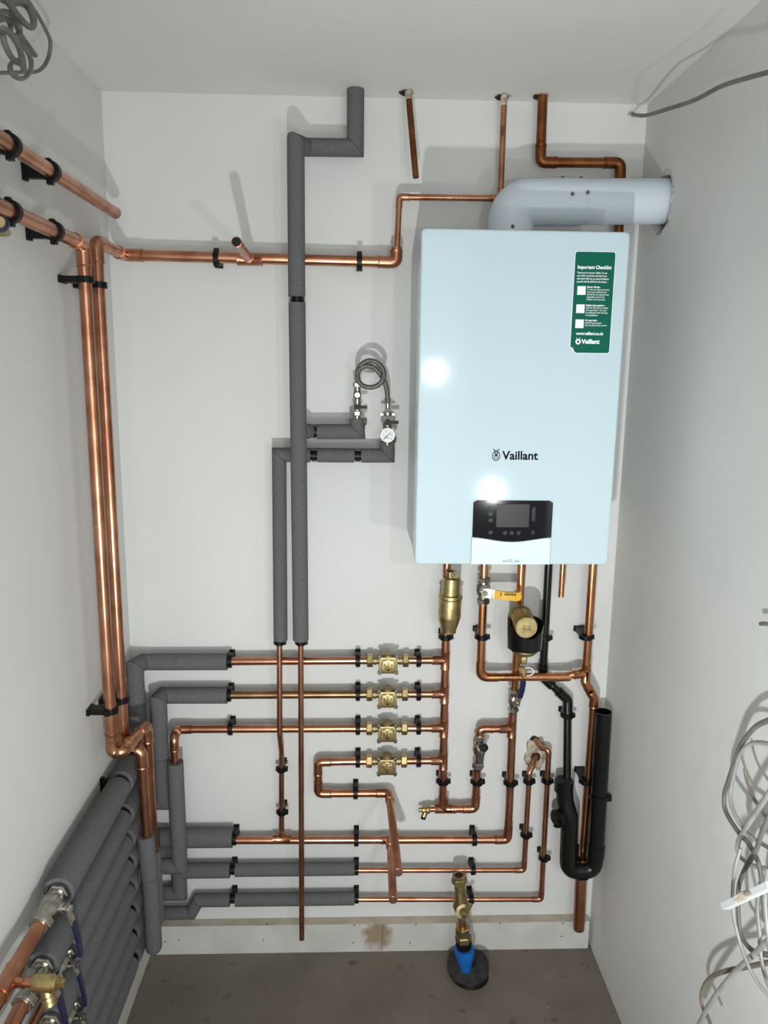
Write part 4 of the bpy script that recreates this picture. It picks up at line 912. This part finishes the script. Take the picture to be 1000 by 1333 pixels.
# ------------------------------------------------------------------ lagged pipes along the left wall
ks = [(150, 1033), (156, 1066), (159, 1096), (161, 1126), (163.5, 1156), (166.5, 1184), (168.6, 1214), (170.4, 1244)]
zs = [L(x, y, .045).z for x, y in ks]; zs[0] += .004; yk = -.285
ordn = ['topmost', 'second from top', 'third from top', 'fourth from top', 'fourth from bottom', 'third from bottom', 'second from bottom', 'lowest']
ends = {0: (75, 1161, 'l'), 1: (53, 1256, 'l'), 2: (87, 1238, 's'), 3: (60, 1328, 'l'), 4: (96, 1306, 's')}
qv = .045
def on(k, x, y):       # point of left pipe k seen at photo height y
    best = None
    v = ray(x, y); t = (zs[k]-CZ)/v.z; return (CAMP+v*t).y
for k, z in enumerate(zs):
    lab = {0: 'topmost grey foam-lagged pipe on left wall, its copper leaving a large chrome valve', 1: 'second lagged pipe down on left wall, ending at a large chrome nut', 2: 'third lagged pipe down on left wall, ending at a slim blue-handled valve',
           3: 'fourth lagged pipe down on left wall, its foam ending at the photo bottom edge', 4: 'fifth lagged pipe down on left wall, ending at the lower slim valve', 5: 'third lagged pipe up from the left skirting', 6: 'second lagged pipe up from the left skirting', 7: 'lowest lagged pipe on left wall, right above skirting'}[k]
    rf = (.030, .0285, .0285, .0285, .0285, .0285, .0285, .0265)[k]; q = .047
    T = Thing('lagged_wall_pipe', lab, 'pipe', (q, yk, z), 'lagged pipes along the left wall')
    ye = on(k, *ends[k][:2]) if k in ends else -1.48
    foam(T, [V((q, -.075-.02*(k > 0), z)), V((q, yk+.008, z))], rf); foam(T, [V((q, yk-.016, z)), V((q, ye, z))], rf)
    rp_ = R28 if (k not in ends or ends[k][2] == 'l') else R15
    run(T, [V((q, yk+.02, z)), V((q, -1.9, z))], rp_, COP, name='pipe')
    if k in ends:
        g = G(); g.lathe((q, ye-.0003, z), (0, -1, 0), [(0, rf*.72), (.0004, rf*.72)], 24); T.part('foam_bore', g, mat('foam_hollow', (48, 48, 48), .95) if k == 0 else bpy.data.materials['foam_hollow'])
    if k == 0:
        tyy = on(0, 14, 1278); tee(T, V((q, tyy, z)), (0, 1, 0), (1, -.1, 0), R28, COP, R15)
        run(T, [V((q+.014, tyy, z)), V((q+.046, tyy-.003, z))], R15, COP, name='drain_stub')
    clip(V((q, yk, z)), (0, 1, 0), LN, q-.0003, rp_*1.3 if rp_ < .01 else R28*1.1, 'black clip on the %s of eight lagged pipes on the left wall' % ordn[k], wid=.010, flip=-1)
q = .047
def lv(k, xy, label, r, half, nm='isolating_valve'):
    y = on(k, *xy); return ball_valve(nm, label, V((q, y-half*.9, zs[k])), (0, 1, 0), (1, 0, -.10), (.12, -.10, -1), r, NAVY, 'navy blue lever grip', half, hl=.062, drop=.004, group='isolating valves on the left wall pipes', stem_h=r*1.25*2.2)
lv(0, (77, 1160), 'large chrome valve with blue lever on the topmost lagged pipe', R28*.86, .050)
lv(1, (54, 1254), 'large chrome valve on the second lagged pipe, behind the brass drain cock', R28*.86, .050)
lv(2, (88, 1237), 'slim chrome valve with blue lever on the third lagged pipe', R15*1.05, .042)
lv(3, (61, 1327), 'chrome valve at photo bottom edge on the fourth lagged pipe', R28*.86, .048)
lv(4, (97, 1305), 'slim chrome valve near photo bottom edge on the fifth lagged pipe', R15*1.05, .040)
T = Thing('brass_drain_cock', 'yellow brass drain cock on a side stub of the topmost left-wall copper', 'valve', V((.10, tyy, zs[0])))
c = V((q+.044, tyy-.003, zs[0]))
g = G(); g.lathe(c, (1, -.05, 0), [(0, .0125), (.004, .0145), (.032, .0145), (.034, .012), (.040, .012)], 16); g.lathe(c+V((.018, 0, 0)), (.35, -.35, -1), [(0, .010), (.022, .010), (.023, .0115), (.028, .0115), (.029, .0095), (.033, .0105), (.037, .0105), (.038, .009)], 16); T.part('body', g, BRASS)
g = G(); g.box(c+V((.045, -.002, 0)), (.014, 0, 0), (0, .009, 0), (0, 0, .009)); g.lathe(c+V((.038, 0, 0)), (1, 0, 0), [(0, .009), (.005, .009)], 6); T.part('square_spindle', g, BRASS)

# ------------------------------------------------------------------ stopcock in the floor
base = Zp(609, 1268, 0); bx2, by2 = base.x, base.y
T = Thing('floor_collar', 'round torn black rubber collar on the concrete under the blue fitting', 'pipe collar', (bx2, by2, 0))
g = G(); n = 44; R1, R2, R3, R4 = [], [], [], []
for k in range(n):
    a = 2*math.pi*k/n; w_ = 1+.05*noise.noise(V((math.cos(a)*1.5, math.sin(a)*1.5, 3))); zw = .024+.008*math.sin(a+.3)+.004*math.sin(3*a)
    R1.append(V((bx2+.060*w_*math.cos(a), by2+.060*w_*math.sin(a), zw))); R2.append(V((bx2+.060*w_*math.cos(a), by2+.060*w_*math.sin(a), zw+.005)))
    R3.append(V((bx2+.03*math.cos(a), by2+.03*math.sin(a), .042+.004*math.sin(a)))); R4.append(V((bx2+.022*math.cos(a), by2+.022*math.sin(a), .040)))
i1, i2, i3, i4 = [g.ring(r_) for r_ in (R1, R2, R3, R4)]; g.bridge(i1, i2, n); g.bridge(i2, i3, n); g.bridge(i3, i4, n); i5 = g.ring([V((v.x, v.y, .03)) for v in R4]); g.bridge(i4, i5, n); g.f.append(tuple(range(i5, i5+n)))
T.part('rubber_disc', g, RUB)
g = G(); g.lathe((bx2+.005, by2-.004, .0005), (0, 0, 1), [(0, .054), (.008, .052), (.014, .050), (.022, .045), (.028, .035)], 36); T.part('pipe_stub', g, mat('wet_black_plastic', (10, 10, 10), .35))
T = Thing('mains_stopcock', 'brass stopcock on a blue plastic fitting rising from the floor', 'stopcock', (bx2, by2, .03))
s0 = Zp(606, 1259, .042); pk = -s0.y; tt = B(597.5, 1140, pk); dS = tt-s0; LS = dS.length; dS.normalize()
def at(t): return s0+dS*t
zf = lambda y: (B(602, y, pk).z-s0.z)/dS.z
t1, t2, t3, t4, t5 = zf(1234), zf(1225), zf(1206), zf(1180), zf(1148)
g = G(); g.lathe(at(-.012), dS, [(0, .015), (.012, .016), (t1*.5+.012, .0245), (t1*.8+.012, .0285), (t1+.012, .0285), (t1+.013, .0225)], 12); T.part('blue_nut', g, BLUE, ang=20)
g = G()
g.lathe(at(t1), dS, [(0, .020), (t2-t1+.004, .020), (t2-t1+.006, .0175)], 28)
for k in range(14):
    a = 2*math.pi*k/14; g.box(at((t1+t2)/2+.004)+V((math.cos(a)*.020, math.sin(a)*.020, 0)), (.004, 0, 0), (0, .004, 0), (0, 0, (t2-t1)*.9))
T.part('black_collar', g, CLIP)
g = G(); g.hexnut(at(t2), dS, (t3-t2)*.42, .023); g.lathe(at(t2+(t3-t2)*.4), dS, [(0, .018), ((t3-t2)*.2, .018)], 20); g.hexnut(at(t2+(t3-t2)*.55), dS, (t3-t2)*.45, .022, rot=.3); T.part('adaptor_nut', g, BRASS)
g = G(); g.lathe(at(t3-.004), dS, [(0, .011), (t4-t3+.01, .011)], 16); T.part('copper_stub', g, COP)
g = G(); mid = at(t4-.004); g.lathe(at(t4-.022), dS, [(0, .014), (.010, .019), (.024, .023), (.038, .019), (.05, .0155), (t5-t4+.03, .0145)], 22)
g.lathe(mid, (.05, -1, .35), [(0, .017), (.022, .016), (.024, .020), (.032, .020), (.033, .009), (.044, .007)], 18); T.part('valve_body', g, BRASSD)
hc = mid+V((.05, -1, .35)).normalized()*.046
g = G(); g.tube([hc+V((-.008, -.002, .006)), hc, hc+V((.008, .0, -.004))], [.008, .009, .007], 10); g.tube([hc+V((.018, 0, .030)), hc+V((.004, 0, .006)), hc+V((-.006, 0, -.034))], [.0050, .0065, .0045], 10); T.part('tee_handle', g, BRASS)
g = G(); g.hexnut(at(t5-.004), dS, .019, .0215); g.lathe(at(t5+.014), dS, [(0, .019), (.006, .019), (.007, .014)], 20); T.part('outlet_nut', g, BRASS)
g = G(); g.lathe(at(t5+.0212), dS, [(0, .0115), (.0004, .0115)], 18); T.part('open_outlet', g, BORE)

# ------------------------------------------------------------------ cables
def cable(label, pts, r=.0042, m=CAB, flat=.6, group='loose grey cables hanging by the right wall', k=7, side=None):
    P = smooth(pts, k); T = Thing('cable', label, 'cable', P[len(P)//2], group); g = G(); g.tube(P, r, 12, flat=flat, side=side)
    T.part('sheath', g, m); return T
def rc_(*t): return [Rw(x, y, max(.012, q*.6-.01)) for x, y, q in t]
gh = 'grey cable from top right hole in back wall'
hole = B(822.5, 148.5, .001)
cable('dark grey cable sagging from the top right corner hole across the right wall', [hole, B(830, 150, .05), B(842, 150, .12), Rw(872, 141, .09), Rw(905, 130, .08), Rw(940, 112, .07), Rw(975, 101, .06), Rw(1012, 91, .06)], .0042, CABD, .8, 'cable by the ceiling')
T = Thing('cable_hole', 'small ragged hole high in the back wall where the dark cable emerges', 'wall hole', hole); g = G(); blob(g, hole, (1, 0, 0), (0, 0, 1), (0, -1, 0), .009, .006, .003, 3); T.part('plaster_rim', g, RAW)
sd = V((0, 1, 0))
cs = [
 ('outermost left loop of the hanging grey cable tangle', [(1012, 933, .08), (1000, 938, .09), (983, 947, .10), (966, 968, .11), (957, 990, .12), (949, 1015, .13), (943, 1036, .13), (945, 1056, .13), (959, 1080, .13), (976, 1100, .13), (988, 1125, .13), (993, 1160, .12), (996, 1200, .12)], .0052, CABD),
 ('pale cable arching just inside the outermost loop of the tangle', [(1012, 972, .09), (998, 968, .10), (982, 967, .11), (969, 974, .12), (961, 988, .12), (955, 1012, .14), (951, 1034, .15), (955, 1056, .15), (968, 1078, .14), (984, 1093, .14), (1002, 1104, .13), (1015, 1112, .12)], .0045, CAB),
 ('brownish cable with a cut end in the middle of the tangle', [(970, 1000, .10), (972, 1014, .10), (979, 1034, .10), (990, 1052, .10), (1001, 1068, .10), (1012, 1080, .1)], .0036, CABO),
 ('cable sweeping from right edge down-left into a tight turn in the tangle', [(1012, 1015, .16), (1000, 1034, .16), (985, 1057, .16), (971, 1078, .16), (961, 1097, .15), (962, 1112, .14), (972, 1122, .13), (988, 1129, .12), (1010, 1132, .11)], .0048, CAB),
 ('second cable crossing down-left beside the tight turn', [(1012, 1048, .18), (1002, 1062, .18), (992, 1084, .18), (984, 1108, .17), (972, 1128, .15), (963, 1150, .13), (961, 1170, .12), (962, 1200, .12), (966, 1220, .12), (976, 1234, .12), (986, 1240, .12), (1005, 1244, .11)], .0046, CABD),
 ('long thin pale cable bowing left of the trunking offcut and down to right edge', [(964, 1104, .19), (957, 1130, .20), (954, 1160, .20), (955, 1190, .20), (962, 1222, .19), (974, 1256, .18), (988, 1281, .17), (1004, 1300, .16)], .0036, CAB),
 ('cable curving left then down in the lowest loop of the tangle', [(1012, 1252, .12), (995, 1254, .12), (972, 1259, .12), (945, 1264, .12), (924, 1274, .12), (914, 1290, .12), (914, 1308, .12), (922, 1325, .12), (930, 1345, .12)], .0042, CABO),
 ('straighter cable crossing the lowest loop diagonally to the photo bottom', [(1012, 1218, .15), (998, 1226, .15), (982, 1242, .15), (958, 1264, .15), (936, 1290, .15), (920, 1314, .15), (905, 1345, .15)], .0046, CAB),
 ('short upright cable hanging below the trunking offcut, left one', [(990, 1150, .13), (986, 1180, .13), (989, 1215, .13), (991, 1245, .13), (998, 1275, .13), (1010, 1300, .13)], .0042, CAB),
 ('short upright cable hanging below the trunking offcut, right one', [(999, 1130, .16), (996, 1165, .16), (998, 1200, .16), (1003, 1240, .16), (1010, 1290, .16)], .0046, CAB),
]
for lab, pts, r, m in cs: cable(lab, rc_(*pts), r, m, .7, side=sd)
T = Thing('trunking_offcut', 'flaking white plastic trunking offcut caught in the cable tangle', 'trunking', Rw(960, 1172, .13))
a, b_ = Rw(944, 1180, .135), Rw(1004, 1152, .135); d = b_-a; c = (a+b_)/2; up_ = V((0, 0, 1)); sd_ = d.cross(up_).normalized(); up_ = sd_.cross(d).normalized()
g = G(); g.box(c, d, sd_*.012, up_*.009); T.part('channel', g, TRK)
nc = (CAMP-c).normalized(); nc = (nc-d.normalized()*nc.dot(d.normalized())).normalized()
g = G(); blob(g, c+nc*.0062+d.normalized().cross(nc)*-.002, d.normalized(), d.normalized().cross(nc), nc, .030, .0055, .003, 7, 40); T.part('flaked_edge', g, PLB, label='brown flaked edge')
cable('short dark cable end poking in at the right photo edge above the tangle', rc_((990, 812, .05), (997, 812, .05), (1012, 815, .03)), .0035, CABD, .8, 'cable end at right edge')
# coil top left
def lc(*t): return [L(x, y, q) for x, y, q in t]
gl = 'coiled grey cables at the top left'
for lab, pts, r, m in [
 ('big outer loop of the grey cable coil high on the left wall', [(-8, 95, .03), (10, 94.5, .03), (30, 94, .03), (48, 93, .035), (58, 85, .04), (64, 71, .04), (65.5, 54, .045), (60, 40, .05), (51, 23, .05), (42, 9, .05), (34, -3, .05), (26, -14, .05)], .0040, CABD),
 ('small ring at the bottom of the coil at top left', [(24, 52, .08), (35, 66, .085), (40.5, 80, .09), (39, 93, .09), (30, 102, .09), (19, 99, .09), (13, 89, .085), (16, 81, .08), (25, 78, .075)], .0044, CABD),
 ('thick hairpin cable in the upper right of the coil', [(0, -12, .12), (10, 2, .12), (20, 16, .12), (31, 29, .12), (40, 36, .12), (44, 30, .115), (41, 17, .11), (34, 7, .10), (25, 3, .10), (16, 4, .10), (2, -2, .1)], .0054, CABD),
 ('loop hanging in the middle of the coil at top left', [(-6, 18, .11), (6, 15, .11), (17, 20, .11), (24, 32, .11), (25, 43, .11), (20, 48, .11), (14, 42, .105), (13, 32, .10), (8, 24, .10), (-6, 26, .09)], .0050, CABD),
 ('cable with a cut end pointing down-right inside the coil', [(14, 20, .07), (22, 36, .07), (30, 50, .07), (38, 61, .07), (46, 72.5, .07)], .0044, CABD),
 ('left strand of the coil running down to the small ring', [(-8, 38, .10), (2, 42, .10), (6, 56, .10), (12, 70, .10), (20, 80, .10), (28, 84, .1)], .0048, CABD),
 ('short straight strand in the centre of the small ring', [(4, 36, .125), (15, 46, .125), (23, 58, .12), (28, 72, .115), (31, 91, .11)], .0048, CABD)]:
    cable(lab, lc(*pts), r, m, .75, gl, side=V((1, 0, 0)))
